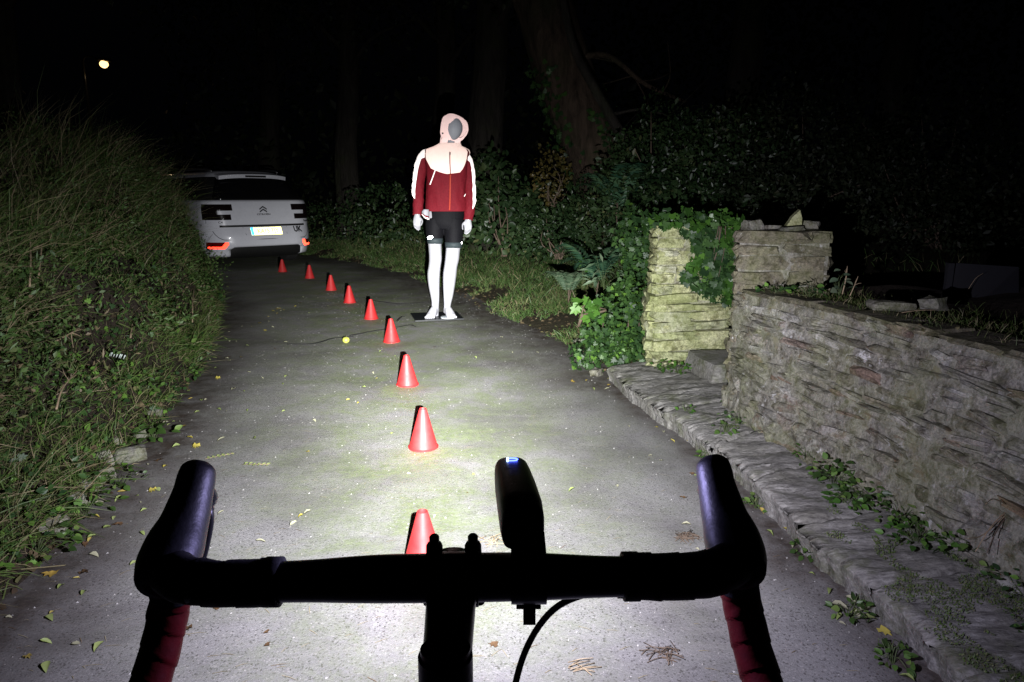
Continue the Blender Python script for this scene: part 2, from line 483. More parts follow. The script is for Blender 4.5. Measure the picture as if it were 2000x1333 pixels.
# ------------------------------------------------------------------ stones
def stone_mesh(seed, sub=2, amp=.1, round_=.25):
    bm = bmesh.new(); bmesh.ops.create_cube(bm, size=1)
    bmesh.ops.subdivide_edges(bm, edges=bm.edges[:], cuts=sub, use_grid_fill=True)
    o = seed * 13.7
    for v in bm.verts:
        c = v.co.copy(); q = c.normalized() * .62
        m = max(abs(c.x), abs(c.y), abs(c.z))
        co = c.lerp(q, round_)
        n = Vector((vnoise(c.x * 2.3 + o, c.y * 2.3, c.z * 2.3), vnoise(c.x * 2.3, c.y * 2.3 + o, c.z * 2.3 + 9), vnoise(c.x * 2.3 + 4, c.y * 2.3, c.z * 2.3 + o)))
        v.co = co + n * amp
    return from_bm(bm, "stone")
def stone_mat(name, stops, lichen=(.6, .6, .57), lich=.5, green=0.0, patch=None):
    t = NT(name); p = wpos(t)
    c = t.ramp(t.orand(), stops)
    n1 = t.noise(24, 7, .72, p, .1)
    c = t.mix(t.ramp(n1, [(.38, .95), (.53, 0)]), c, t.mix(1.0, c, (.36, .34, .30), 'MULTIPLY'))
    c = t.mix(t.ramp(t.noise(75, 6, .75, p), [(.46, 0), (.66, .8)]), c, t.mix(1.0, c, (1.9, 1.85, 1.75), 'MULTIPLY'))
    c = t.mix(t.ramp(t.noise(110, 4, .7, t.mapping(p, (1, 1, 1), loc=(4, 1, 9))), [(.36, .7), (.5, 0)]), c, t.mix(1.0, c, (.4, .38, .36), 'MULTIPLY'))
    if patch: c = t.mix(t.ramp(t.noise(9, 6, .7, p, .15), [(.58, 0), (.66, .55)]), c, patch)
    c = t.mix(t.math('MULTIPLY', t.ramp(t.noise(17, 7, .76, t.mapping(p, (1, 1, 1), loc=(7, 3, 1)), .15), [(.6, 0), (.68, 1)]), lich), c, lichen)
    if green: c = t.mix(t.math('MULTIPLY', t.ramp(t.noise(6, 5, .65, t.mapping(p, (1, 1, 1), loc=(2, 8, 5)), .5), [(.4, 0), (.62, 1)]), green), c, (.20, .24, .07))
    t.set(c, .9, 0, .25)
    h = t.math('ADD', t.noise(14, 4, .6, p), t.math('MULTIPLY', t.noise(95, 5, .65, p), .35))
    t.bump(h, .55, .018)
    return t.m
M_WALL = stone_mat("wall_stone", [(0, (.12, .114, .092)), (.25, (.19, .183, .145)), (.42, (.15, .146, .13)), (.56, (.23, .226, .185)), (.70, (.19, .187, .17)), (.79, (.15, .098, .07)), (.86, (.33, .33, .31)), (1, (.17, .168, .14))], (.52, .52, .51), 1.0, .25, (.12, .06, .042))
M_MORTAR = stone_mat("mortar", [(0, (.205, .20, .175)), (1, (.205, .20, .175))], (.50, .50, .49), .9, .25, (.19, .17, .1))
M_PILLAR1 = stone_mat("lichened_stone", [(0, (.38, .40, .22)), (.4, (.48, .48, .30)), (.7, (.34, .37, .20)), (1, (.46, .46, .37))], (.66, .64, .56), .6, .55)
M_MORT1 = stone_mat("pale_mortar", [(0, (.33, .33, .25)), (1, (.33, .33, .25))], (.46, .45, .4), .5, .35)
M_PILLAR2 = stone_mat("brown_slate_stone", [(0, (.115, .105, .08)), (.4, (.165, .15, .11)), (.7, (.11, .10, .08)), (1, (.16, .15, .105))], (.36, .36, .33), .5, .22)
M_KERB = stone_mat("kerb_slate", [(0, (.19, .185, .165)), (.5, (.24, .23, .2)), (1, (.16, .155, .145))], (.36, .36, .35), .55, .18)
def kerb_mat():
    t = NT("kerb_strata"); p = wpos(t)
    w = t.noise(2.2, 4, .6, p, .3)
    q = t.mapping(p, (20, 95, 60), (0, 0, .22))
    st = t.noise(1.0, 8, .74, q, .15)
    c = t.ramp(st, [(.30, (.055, .053, .049)), (.42, (.18, .175, .165)), (.55, (.29, .285, .265)), (.68, (.46, .455, .43))])
    c = t.mix(t.ramp(t.noise(6, 5, .65, p), [(.35, .6), (.6, 0)]), c, t.mix(1.0, c, (.62, .62, .52), 'MULTIPLY'))
    c = t.mix(t.ramp(t.noise(26, 6, .75, t.mapping(p, (1, 1, 1), loc=(3, 5, 2))), [(.58, 0), (.68, .6)]), c, (.42, .42, .40))
    c = t.mix(t.ramp(t.noise(4.5, 5, .7, t.mapping(p, (1, 1, 1), loc=(8, 1, 2))), [(.50, 0), (.64, .7)]), c, (.075, .09, .03))
    t.set(c, .92, 0, .25)
    h = t.math('ADD', t.math('MULTIPLY', st, 1.3), t.math('MULTIPLY', t.noise(120, 5, .7, p), .7))
    t.bump(h, .6, .010); return t.m
M_KERB = kerb_mat()
M_ROCK = stone_mat("grey_rock", [(0, (.13, .13, .12)), (1, (.21, .2, .18))], (.36, .36, .35), .5, .3)

PROTO = {}
def protos(key, m, n=10, **k):
    if key not in PROTO:
        L = []
        for i in range(n):
            me = stone_mesh(i + len(PROTO) * 20, **k); me.materials.append(m); L.append(me)
        PROTO[key] = L
    return PROTO[key]
def put_stone(meshes, parent, c, size, xdir, zdir=(0, 0, 1), name="stone", jit=.04):
    o = bpy.data.objects.new(name, random.choice(meshes)); COL.objects.link(o)
    x = Vector(xdir).normalized(); z = Vector(zdir); z = (z - x * z.dot(x)).normalized(); y = z.cross(x)
    M = Matrix((x, y, z)).transposed().to_4x4()
    M = M @ Euler((random.gauss(0, jit), random.gauss(0, jit), random.gauss(0, jit))).to_matrix().to_4x4()
    o.matrix_world = Matrix.Translation(Vector(c)) @ M @ Matrix.Diagonal((*size, 1))
    if parent: o.parent = parent
    return o

# ---- the garden wall: battered rubble face along the lane
WB = crom([(1.10, 3.37, 0), (1.12, 3.0, 0), (1.215, 2.53, 0), (1.325, 2.02, 0), (1.385, 1.73, 0), (1.46, 1.2, 0), (1.5, .5, 0)], 60)
WT = crom([(1.115, 3.36, 0), (1.20, 3.0, 0), (1.36, 2.5, 0), (1.445, 2.02, 0), (1.49, 1.73, 0), (1.55, 1.2, 0), (1.58, .5, 0)], 60)
WZ0, WZ1 = .07, .69
def wall_pt(s, h):
    f = lambda A: np.array([np.interp(s, np.linspace(0, 1, 60), A[:, k]) for k in range(3)])
    p = f(WB) * (1 - h) + f(WT) * h; p[2] = WZ0 + (WZ1 - WZ0) * h
    return Vector(p)
WLEN = float(np.sum(np.linalg.norm(np.diff(WB, axis=0), axis=1)))
def make_wall():
    root = empty("stone_wall", (1.3, 2.0, .08))
    root.matrix_world = Matrix.Identity(4); root.location = (0, 0, 0)
    tag(root, 'low rubble stone garden wall with loose slates and weeds along its top', 'wall')
    pr = protos("wall", M_WALL, 18, sub=3, amp=.17, round_=.30)
    z = WZ0; n = 0
    while z < WZ1 - .02:
        rh = random.choice([.024, .032, .040, .050, .062])
        if z + rh > WZ1: rh = WZ1 - z
        s = -random.uniform(0, .03)
        while s < .98 and n < 298:
            ln = random.uniform(.06, .20) * (1.25 if rh < .035 else 1.0)
            ds = ln / WLEN; h = (z + rh / 2 - WZ0) / (WZ1 - WZ0)
            a, b = wall_pt(max(s, 0), h), wall_pt(min(s + ds, 1), h)
            if (b - a).length > .02:
                xd = (b - a).normalized(); nz = Vector((0, 0, 1)).cross(xd).normalized()
                if nz.x > 0: nz = -nz
                up = (wall_pt(s, 1) - wall_pt(s, 0)).normalized()
                dep = .12
                pro = random.choice([-.004, .002, .007, .012, .018, .026])
                rag = random.uniform(.72, 1.15)
                put_stone(pr, root, (a + b) / 2 - nz * (dep / 2 - pro), ((b - a).length * random.uniform(.86, 1.02), dep, rh * rag * .98), xd, up, jit=.075); n += 1
            s += ds + .004
        z += rh + .003
    # mortar between, uneven
    V, F = [], []
    ns, nh = 150, 44
    for i in range(ns + 1):
        for j in range(nh + 1):
            p = wall_pt(i / ns, j / nh); q = wall_pt(min(i / ns + .02, 1), j / nh) - wall_pt(max(i / ns - .02, 0), j / nh)
            nn = Vector((0, 0, 1)).cross(q).normalized(); nn = -nn if nn.x > 0 else nn
            d = .001 + .010 * float(fbm(p.x * 11, p.y * 11, p.z * 17, 4))
            V.append(p + nn * d)
    for i in range(ns):
        for j in range(nh):
            a = i * (nh + 1) + j; F.append((a, a + nh + 1, a + nh + 2, a + 1))
    link("mortar", from_lists(V, F, "mortar", True), M_MORTAR, root)
    # body of the wall behind the face, and the flat coping slates
    core = MB()
    c0 = [wall_pt(i / 20, .02) for i in range(21)]; c1 = [wall_pt(i / 20, .985) for i in range(21)]
    for i in range(20):
        off = Vector((.03, 0, 0)); back = Vector((.36, .02, 0))
        q = [c0[i] + off, c0[i + 1] + off, c1[i + 1] + off, c1[i] + off, c0[i] + back, c0[i + 1] + back, c1[i + 1] + back, c1[i] + back]
        core.add(q, [(0, 1, 2, 3), (7, 6, 5, 4), (3, 2, 6, 7), (0, 4, 5, 1)] + ([(0, 3, 7, 4)] if i == 0 else []) + ([(1, 5, 6, 2)] if i == 19 else []))
    core.build("wall_core", M_MORTAR, root, smooth=False)
    cp = protos("coping", M_PILLAR2, 10, sub=3, amp=.11, round_=.15)
    s = .02
    while s < .96:
        ln = random.uniform(.1, .28); ds = ln / WLEN
        a, b = wall_pt(s, 1), wall_pt(min(s + ds, 1), 1); xd = (b - a).normalized(); nz = Vector((0, 0, 1)).cross(xd).normalized(); nz = -nz if nz.x > 0 else nz
        w = random.uniform(.12, .2)
        put_stone(cp, root, (a + b) / 2 - nz * (w / 2 - random.uniform(0, .02)) + Vector((0, 0, .008)), (ln * .97, w, random.uniform(.016, .03)), xd, (0, 0, 1), name="coping_slate", jit=.03)
        s += ds
make_wall()

def pillar(label, A, B, D, z0, z1, m, mort, rows, ragged, seed, plinth=None):
    random.seed(seed)
    A, B, D = Vector((*A, 0)), Vector((*B, 0)), Vector((*D, 0)); Cc = B + (D - A)
    root = empty("stone_pillar", (0, 0, 0)); tag(root, label, 'pillar')
    pr = protos(m.name, m, 14, sub=3, amp=.12, round_=.24)
    core = MB()
    cen = (A + Cc) / 2
    q = [cen + (p - cen) * .955 for p in (A, B, Cc, D)]
    core.add([p + Vector((0, 0, z0)) for p in q] + [p + Vector((0, 0, z1 - .012)) for p in q], [(3, 2, 1, 0), (4, 5, 6, 7), (0, 1, 5, 4), (1, 2, 6, 5), (2, 3, 7, 6), (3, 0, 4, 7)])
    core.build("mortar", mort, root, smooth=False)
    hs = np.array([random.uniform(.7, 1.3) for _ in range(rows)]); hs = hs / hs.sum() * (z1 - z0)
    z = z0
    for r in range(rows):
        h = hs[r]; zc = z + h / 2
        ext = .0 if plinth is None or zc > plinth else .03
        for (P, Q, skip) in ((A, B, False), (D, A, False), (B, Cc, False), (Cc, D, True)):
            e = (Q - P); L = e.length; x = e.normalized(); nz = Vector((x.y, -x.x, 0))
            k = 0.0
            ends = random.uniform(-.02, ragged)
            while k < L - .01:
                ln = min(random.uniform(.14, .34), L - k)
                if L - k - ln < .07: ln = L - k
                dep = .13
                c = P + x * (k + ln / 2 + (ends / 2 if k + ln >= L - .02 else 0)) - nz * (dep / 2 - random.uniform(-.006, .020) - ext) + Vector((0, 0, zc))
                put_stone(pr, root, c, (ln * random.uniform(.93, 1.02) + (ends if k + ln >= L - .02 else 0), dep, h * random.uniform(.74, 1.0)), x, (0, 0, 1), jit=.035)
                k += ln
        z += h
    random.seed(seed + 1)
    return root
pillar('far gate pillar of yellow lichened stone half covered with ivy', (.895, 4.27), (1.40, 4.37), (.945, 4.70), .05, .965, M_PILLAR1, M_MORT1, 15, .01, 11, .56)
pillar('near gate pillar of brown slate joined to the garden wall, loose stones on top', (1.11, 3.385), (1.525, 3.28), (1.27, 3.79), .05, .985, M_PILLAR2, M_MORTAR, 14, .035, 12)

# loose stones
RK = protos("rock", M_ROCK, 8, sub=2, amp=.16, round_=.35)
RKF = protos("rock_pale", M_PILLAR1, 6, sub=2, amp=.14, round_=.2)
def rock(label, c, size, rz=0., tilt=0., m=RK, group=None, name="rock", cat="stone"):
    o = bpy.data.objects.new(name, random.choice(m)); COL.objects.link(o)
    o.location = c; o.scale = size; o.rotation_euler = (tilt, random.uniform(-.1, .1), rz)
    return tag(o, label, cat, group)
def slab(label, px0, px1, pyb, pyt, Y, thick, m):
    "upright pointed stone"
    a, b, c = at(px0, pyb, Y), at(px1, pyb, Y), at(px1 - 3, pyt, Y)
    mid = at((px0 * .45 + px1 * .55), pyb * .4 + pyt * .6, Y)
    out = [a, b, b.lerp(c, .55) + Vector((.006, 0, 0)), c, mid - Vector((.01, 0, 0)), a.lerp(mid, .5) + Vector((0, 0, .004))]
    mb = MB(); n = len(out)
    mb.add(out + [p + Vector((.01, thick, .004)) for p in out], [tuple(range(n)), tuple(range(2 * n - 1, n - 1, -1))] + [(i, i + n, (i + 1) % n + n, (i + 1) % n) for i in range(n)])
    return tag(mb.build("pointed_stone", m, smooth=False, bevel=.004), label, 'stone')
slab('pointed upright stone wedge standing on top of the near pillar', 1533, 1566, 446, 411, 3.42, .05, M_PILLAR1)
rock('small peaked grey stone on the left corner of the near pillar top', at(1468, 440, 3.45) + Vector((0, 0, -.004)), (.09, .07, .055), .3, 0)
rock('thin flat stone between the peaked stone and the wedge on the near pillar', at(1500, 444, 3.5), (.12, .1, .022), .2, 0)
rock('rounded brown stone on the right end of the near pillar top', at(1585, 441, 3.42), (.075, .07, .04), 1.0, 0)
rock('flat slate fragment lying under the wedge on the near pillar', at(1545, 447, 3.36), (.11, .06, .02), .1, 0)
rock('long flat pale stone lying in the grass on top of the garden wall', Vector((1.50, 2.68, .725)), (.15, .09, .035), .15, 0)
rock('pale stone beside the flat one on the garden wall top', Vector((1.66, 2.66, .735)), (.08, .08, .05), .6, 0)

# ---- the kerb ledge
KF = crom([(.585, 4.2, 0), (.70, 3.55, 0), (.873, 2.75, 0), (.905, 2.337, 0), (.938, 2.06, 0), (.967, 1.836, 0), (.995, 1.63, 0), (1.01, 1.40, 0), (1.03, .9, 0), (1.04, .3, 0)], 120)
KB = crom([(1.0, 4.5, 0), (1.30, 3.85, 0), (1.22, 3.1, 0), (1.26, 2.53, 0), (1.37, 2.02, 0), (1.42, 1.73, 0), (1.5, 1.35, 0), (1.52, .9, 0), (1.54, .3, 0)], 120)
def make_kerb():
    root = empty("kerb_ledge", (0, 0, 0)); tag(root, 'rough slate kerb ledge running along the foot of the garden wall', 'kerb')
    cuts = [0.0]
    while cuts[-1] < .97: cuts.append(cuts[-1] + random.uniform(.05, .105))
    cuts[-1] = 1.0
    for a, b in zip(cuts[:-1], cuts[1:]):
        ns, nt = 44, 14
        V, F = [], []
        dz = random.uniform(-.008, .008); dx = random.uniform(-.012, .012)
        rows = [(-1, -.14), (-1, -.06), (-1, -.03), (-1, -.012)] + [(k / nt, 0) for k in range(nt + 1)]
        for i in range(ns + 1):
            s = a + (b - a) * (i / ns); g = min(i, ns - i) / ns
            f = np.array([np.interp(s, np.linspace(0, 1, 120), KF[:, k]) for k in range(3)]); w = np.array([np.interp(s, np.linspace(0, 1, 120), KB[:, k]) for k in range(3)])
            for (t, z) in rows:
                tt = max(t, 0); p = f * (1 - tt) + w * tt
                edge = -.022 if i in (0, ns) else (-.006 if i in (1, ns - 1) else 0)
                st = float(fbm(p[0] * 4 + 3, p[1] * 60 + p[0] * 14 + 2 * float(vnoise(p[0] * 5, p[1] * 3, 2)), 1.0, 3)); lo = float(fbm(p[0] * 5, p[1] * 5, 4.0, 3))
                ter = .0045 * math.floor(2.4 * float(fbm(p[0] * 9 + 1, p[1] * 22, 2.0, 4)))
                zz = .092 + dz + z + (.0035 * st + .004 * lo + ter if t >= 0 else 0) + (edge if t >= 0 else 0) - (.01 if t == 0 else 0)
                xx = p[0] + dx + (.016 * lo + .007 * st) * (1 if tt < .3 else 0) + (.02 if t == -1 and z < -.05 else .004 if t == -1 else 0)
                V.append((xx, p[1], zz if z > -.1 else -.05))
        nr = len(rows)
        for i in range(ns):
            for j in range(nr - 1):
                q = i * nr + j; F.append((q, q + nr, q + nr + 1, q + 1))
        F.append(tuple(range(nr))); F.append(tuple(ns * nr + j for j in range(nr))[::-1])
        link("kerb_stone", from_lists(V, F, "kerb_stone", True), M_KERB, root)
make_kerb()
sm_ = stone_mesh(77, 4, .05, .06); sm_.materials.append(M_KERB); so = link("step_stone", sm_); so.location = (1.30, 4.02, .115); so.scale = (.36, .36, .17); so.rotation_euler = (.02, -.02, .18)
tag(so, 'worn stone step in the gateway between the two pillars', 'step')

# rocks along the foot of the left bank
spots = [(255, 890, .11), (215, 872, .09), (190, 905, .11), (300, 815, .10), (165, 955, .10), (236, 838, .12), (268, 800, .10), (310, 765, .09), (140, 985, .09), (282, 850, .08), (330, 740, .09), (100, 1035, .10), (205, 930, .07), (350, 718, .08)]
lab = ['largest pale grey rock at the foot of the left bank', 'small grey rock half buried in the left bank edge']
for i, (px, py, w) in enumerate(spots):
    p = gp(px, py, .03)
    rock(lab[0] if i == 0 else lab[1], p, (w, w * random.uniform(.4, .6), w * random.uniform(.5, .8)), random.uniform(.6, 1.4), random.uniform(-.5, .5), RK, None if i == 0 else 'grey rocks along the foot of the left bank')
for i, (px, py, w, l) in enumerate([(1150, 700, .10, 'pale rock at the road end of the kerb ledge under the ivy'), (1165, 728, .08, 'small white stone against the end of the kerb ledge'), (1128, 668, .07, 'flat grey rock at the dirt edge left of the ivy')]):
    rock(l, gp(px, py, .02), (w, w * .8, w * .6), i, 0)
# ------------------------------------------------------------------ bicycle (handlebar end) and its lamp
M_BLACK = simple("black_anodised", (.012, .012, .013), .32, 0, .2, 40, 0, .5)
M_RUBBER = simple("hood_rubber", (.007, .007, .008), .50, 0, .2, 60, .2, .6)
M_TAPE = None
def tape_mat():
    t = NT("red_bar_tape"); p = t.co()
    c = t.ramp(t.noise(90, 4), [(.3, (.085, .0012, .0018)), (.7, (.125, .0018, .0028))])
    t.set(c, .62, 0, .3); t.bump(t.noise(260, 3), .25, .001)
    return t.m
M_TAPE = tape_mat()
M_TAPE_SHADED = simple("shaded_bar_tape", (.016, .015, .016), .7, 0, .2, 90, .2, .25)  # bar tops: shade on the red tape painted as near black
M_TYRE = simple("tyre_rubber", (.015, .015, .015), .8)
M_STEEL = simple("spoke_steel", (.4, .4, .42), .3, 1.0)
M_FRAME = simple("frame_paint", (.02, .02, .024), .25, 0, .1, 20, 0, .5)

BIKE = empty("bicycle", (-.0405, .426, 0), R(1.6))
tag(BIKE, 'drop handlebar racing bicycle with red tape in the foreground, seen from the saddle', 'bicycle')
BH = .892
def bm_obj(name, V, F, m, parent, smooth=True):
    return link(name, from_lists(V, F, name, smooth), m, parent)
# handlebar: bare metal centre
P = crom([(-.178, .0, BH - .001), (-.11, 0, BH), (-.05, 0, BH + .001), (0, 0, BH + .001), (.05, 0, BH + .001), (.11, 0, BH), (.178, .0, BH - .001)], 41)
rad = [(.0135 + .0028 * math.exp(-(x / .085) ** 4)) for x in P[:, 0]]
V, F = loft(P, rad, 28); bm_obj("handlebar", V, F, M_BLACK, BIKE)
for sx in (-1, 1):
    # taped part: from the top, round the bend, down the drop
    path = [(.118, 0, 0), (.155, .0, -.001), (.182, .005, -.001), (.199, .018, -.002), (.208, .036, -.006), (.214, .050, -.018), (.220, .056, -.038), (.226, .055, -.062), (.231, .046, -.088), (.236, .030, -.112), (.240, .004, -.130), (.244, -.03, -.138), (.247, -.06, -.140)]
    def tape_part(a, b, n, m, name, rb, amp):
        C = crom([(sx * x, y, BH + z) for x, y, z in path], 200)
        L = np.concatenate([[0], np.cumsum(np.linalg.norm(np.diff(C, axis=0), axis=1))]) / .0
        return C
    C = crom([(sx * x, y, BH + z) for x, y, z in path], 400)
    L = np.concatenate([[0], np.cumsum(np.linalg.norm(np.diff(C, axis=0), axis=1))])
    iSplit = int(np.argmax(L > .155))
    # the tape is wound: each turn overlaps the last, ridge by ridge
    def wound(i0, i1, m, name, r0):
        pts, rr = [], []
        for i in range(i0, i1):
            ph = (L[i] / .0215) % 1.0
            pts.append(C[i]); rr.append(r0)
        V, F = loft(pts, rr, 24)
        for q in range(len(pts)):
            for k in range(24):
                th = 2 * math.pi * k / 24; c = np.array(pts[q]); v = np.array(V[q * 24 + k])
                ph = ((L[i0 + q] + .007 * math.sin(th + .6)) / .0225 + .10 * float(vnoise(L[i0 + q] * 20, sx, 3))) % 1.0
                V[q * 24 + k] = c + (v - c) * (1 + (.00085 * ph + .0007 * float(vnoise(L[i0 + q] * 70, math.cos(th) * 2, math.sin(th) * 2 + sx))) / r0)
        # slanted winding
        return bm_obj(name, V, F, m, BIKE)
    wound(0, iSplit, M_TAPE_SHADED, "bar_tape", .0152)
    w = wound(iSplit - 2, 399, M_TAPE, "drop_tape", .0146)
    w['label'] = 'red wound tape on the drop of the bar'
    # tape end band
    V, F = loft([(sx * .1175, 0, BH), (sx * .128, 0, BH)], .0166, 24); bm_obj("tape_band", V, F, M_TAPE_SHADED, BIKE)
    # brake hood
    hp = [(.205, .014, BH - .006, .018, .018), (.2075, .028, BH - .002, .0205, .0205), (.2080, .044, BH + .005, .0202, .0210), (.2070, .057, BH + .014, .0172, .0190), (.206, .067, BH + .024, .0155, .0175), (.205, .075, BH + .034, .0140, .016), (.2045, .081, BH + .0425, .0136, .015), (.204, .086, BH + .049, .0118, .0125), (.2035, .0885, BH + .0525, .0060, .0065)]
    Q = crom([(sx * h[0], h[1], h[2], h[3], h[4]) for h in hp], 40)
    V, F = loft(Q[:, :3], [(q[3], q[4]) for q in Q], 28, up=(0, -.4, 1), expo=2.15)
    V = [Vector(v) for v in V]
    bm_obj("brake_hood", V, F, M_RUBBER, BIKE)
    # hood collar over the bar
    V, F = loft(crom([(sx * .203, .018, BH - .003), (sx * .2095, .036, BH - .005), (sx * .2155, .050, BH - .018)], 8), [.018, .0195, .020, .0205, .0205, .020, .0185, .017], 24); bm_obj("hood_collar", V, F, M_RUBBER, BIKE)
    # brake lever blade in front of the hood
    lv = crom([(sx * .2055, .090, BH + .034), (sx * .207, .104, BH + .012), (sx * .212, .100, BH - .02), (sx * .220, .090, BH - .05), (sx * .226, .086, BH - .07)], 24)
    V, F = loft(lv, [(.0075, .0045)] * 24, 12); bm_obj("brake_lever", V, F, M_BLACK, BIKE)
    # bar-end plug
    V, F = loft([(sx * .247, -.058, BH - .14), (sx * .2475, -.068, BH - .14)], .0145, 16); bm_obj("bar_plug", V, F, M_BLACK, BIKE)
# little tab on the left hood seen from behind
# stem
V, F = loft(crom([(0, .012, BH), (0, -.01, BH), (0, -.045, BH - .006), (0, -.085, BH - .013)], 14), [.0172, .0172, .0170, .0168, .0166, .0163, .0160, .0157, .0154, .0151, .0149, .0149, .0150, .0152], 28, expo=2.4); bm_obj("stem", V, F, M_BLACK, BIKE)
mb = MB(); mb.tube([(0, -.082, BH - .052), (0, -.08, BH + .000)], .0158, 26); mb.tube([(0, -.0795, BH + .000), (0, -.079, BH + .004)], .0145, 24); mb.build("stem_clamp", M_BLACK, BIKE, auto=40)
mb = MB(); mb.tube([(0, -.084, BH - .10), (0, -.0825, BH - .054)], .0162, 26); mb.build("headset_spacer", M_BLACK, BIKE, auto=40)
mb = MB(); mb.tube(crom([(-.0175, .0, BH), (.0175, 0, BH)], 4), .0185, 28); mb.build("face_plate", M_BLACK, BIKE, auto=40)
for dx in (-.0135, .0135):
    mb = MB()
    mb.tube([(dx, .012, BH + .010), (dx, .012, BH + .019), (dx, .012, BH + .0205)], [.0062, .0058, .005], 14); mb.tube([(dx, .012, BH + .0200), (dx, .012, BH + .0255), (dx, .012, BH + .0268)], [.0036, .0036, .0025], 12)
    mb.build("stem_bolt", M_BLACK, BIKE, auto=50)
    mb = MB(); mb.tube([(dx * 1.28, .004, BH - .021), (dx * 1.28, .004, BH - .012)], [.0042, .0052], 12); mb.build("stem_bolt", M_BLACK, BIKE, auto=50)
# brake cable housing from under the right tape down and round in front of the head tube
cab = crom([(.128, .004, BH - .0155), (.112, .008, BH - .0175), (.092, .016, BH - .024), (.071, .026, BH - .043), (.054, .030, BH - .073), (.043, .022, BH - .105), (.036, .0, BH - .145), (.03, -.04, BH - .2), (.02, -.09, BH - .3)], 60)
V, F = loft(cab, .0025, 12); bm_obj("brake_cable", V, F, M_RUBBER, BIKE)
mb = MB(); mb.tube(crom([(.115, .004, BH - .0145), (.14, .004, BH - .0155), (.16, .004, BH - .0165), (.175, .006, BH - .0155)], 10), .0045, 10); mb.build("cable_ridge", M_TAPE_SHADED, BIKE)
# head tube, frame, fork and front wheel (below and behind the picture's edge)
axle = Vector((0, .06, .335))
mb = MB(); mb.tube([(0, -.084, BH - .10), (0, -.02, BH - .25)], .022, 20); mb.build("head_tube", M_FRAME, BIKE)
mb = MB(); mb.tube([(0, -.07, BH - .13), (0, -.62, BH - .16)], .016, 16); mb.build("top_tube", M_FRAME, BIKE)
mb = MB(); mb.tube([(0, -.03, BH - .22), (0, -.56, .28)], .02, 16); mb.build("down_tube", M_FRAME, BIKE)
mb = MB(); mb.tube([(0, -.56, .28), (0, -.67, BH - .08)], .016, 16); mb.build("seat_tube", M_FRAME, BIKE)
for sx in (-1, 1):
    mb = MB(); mb.tube(crom([(sx * .02, -.02, BH - .26), (sx * .05, -.005, BH - .33), (sx * .052, .03, .45), (sx * .05, .06, .335)], 12), [.014] * 6 + [.011] * 6, 12); mb.build("fork_blade", M_FRAME, BIKE)
def wheel(cy):
    mb = MB(); n = 48
    ring = [(0, cy + .322 * math.cos(2 * math.pi * k / n), .335 + .322 * math.sin(2 * math.pi * k / n)) for k in range(n)]
    def tor(rm, rt, name, m, par):
        V, F = [], []; q = 10
        for k in range(n):
            a = 2 * math.pi * k / n
            for j in range(q):
                b = 2 * math.pi * j / q; r = rm + rt * math.cos(b)
                V.append((rt * math.sin(b), cy + r * math.cos(a), .335 + r * math.sin(a)))
        for k in range(n):
            for j in range(q): F.append((k * q + j, k * q + (j + 1) % q, ((k + 1) % n) * q + (j + 1) % q, ((k + 1) % n) * q + j))
        return bm_obj(name, V, F, m, par)
    t = tor(.320, .0135, "tyre", M_TYRE, BIKE); tor(.302, .009, "rim", M_BLACK, t)
    mb = MB()
    for k in range(20):
        a = 2 * math.pi * k / 20; mb.tube([(.02 * (-1) ** k, cy + .02 * math.cos(a), .335 + .02 * math.sin(a)), (0, cy + .3 * math.cos(a), .335 + .3 * math.sin(a))], .001, 4)
    mb.build("spokes", M_STEEL, t)
    mb = MB(); mb.tube([(-.055, cy, .335), (.055, cy, .335)], .014, 14); mb.build("hub", M_BLACK, t)
wheel(.06); wheel(-.93)
for sx in (-1, 1):
    mb = MB(); mb.tube([(sx * .03, -.57, .28), (sx * .06, -.93, .335)], .009, 10); mb.build("chain_stay", M_FRAME, BIKE)
    mb = MB(); mb.tube([(sx * .02, -.66, BH - .13), (sx * .06, -.93, .335)], .008, 10); mb.build("seat_stay", M_FRAME, BIKE)

# ---- lamp
LAMP = empty("bike_lamp", (0, 0, 0)); tag(LAMP, 'black box shaped bicycle lamp clamped on the handlebar, blue status light on top', 'bicycle lamp')
rear = Vector((.0075, .415, .9385)); front = Vector((-.0012, .548, .9190))
dirv = (front - rear).normalized()
def lamp_body():
    secs = [(0, .0125, .0135, -.004), (.003, .0142, .0165, -.003), (.02, .0150, .0178, -.001), (.06, .0150, .0172, 0), (.10, .0148, .0160, .0), (.122, .0142, .0150, .0), (.131, .0130, .0138, .0), (.1345, .0115, .0122, 0)]
    P = [rear + dirv * s[0] + Vector((0, 0, s[3])) for s in secs]
    V, F = loft(P, [(s[1], s[2]) for s in secs], 32, expo=3.6)
    return V, F
V, F = lamp_body(); bm_obj("lamp_body", V, F, M_RUBBER, LAMP)
right = dirv.cross(Vector((0, 0, 1))).normalized(); upv = right.cross(dirv)
mb = MB(); mb.tube([front + dirv * .0025, front + dirv * .0045], .0105, 24); lens = mb.build("lens", glow("lamp_lens", (.9, .95, 1), 8.0), LAMP, auto=40)
# status light: a small lit D-shaped outline on the top face
M_BLUE = glow("blue_led", (.06, .10, 1.0), 9.0); M_BLUEW = glow("blue_led_core", (.35, .5, 1.0), 6.0)
ic = front - dirv * .023 + upv * .0166
def strip(pts, r, m):
    V, F = loft([ic + right * a + dirv * b for a, b in pts], (r), 6); return bm_obj("status_light", V, F, m, LAMP)
th = [(-.0034, .0040), (.001, .0040), (.0034, .0030), (.0044, 0), (.0034, -.0034), (.001, -.0044), (-.0034, -.0044)]
strip(th, .0006, M_BLUE); strip([(-.0036, .0040), (-.0040, -.0044)], .0010, M_BLUEW)
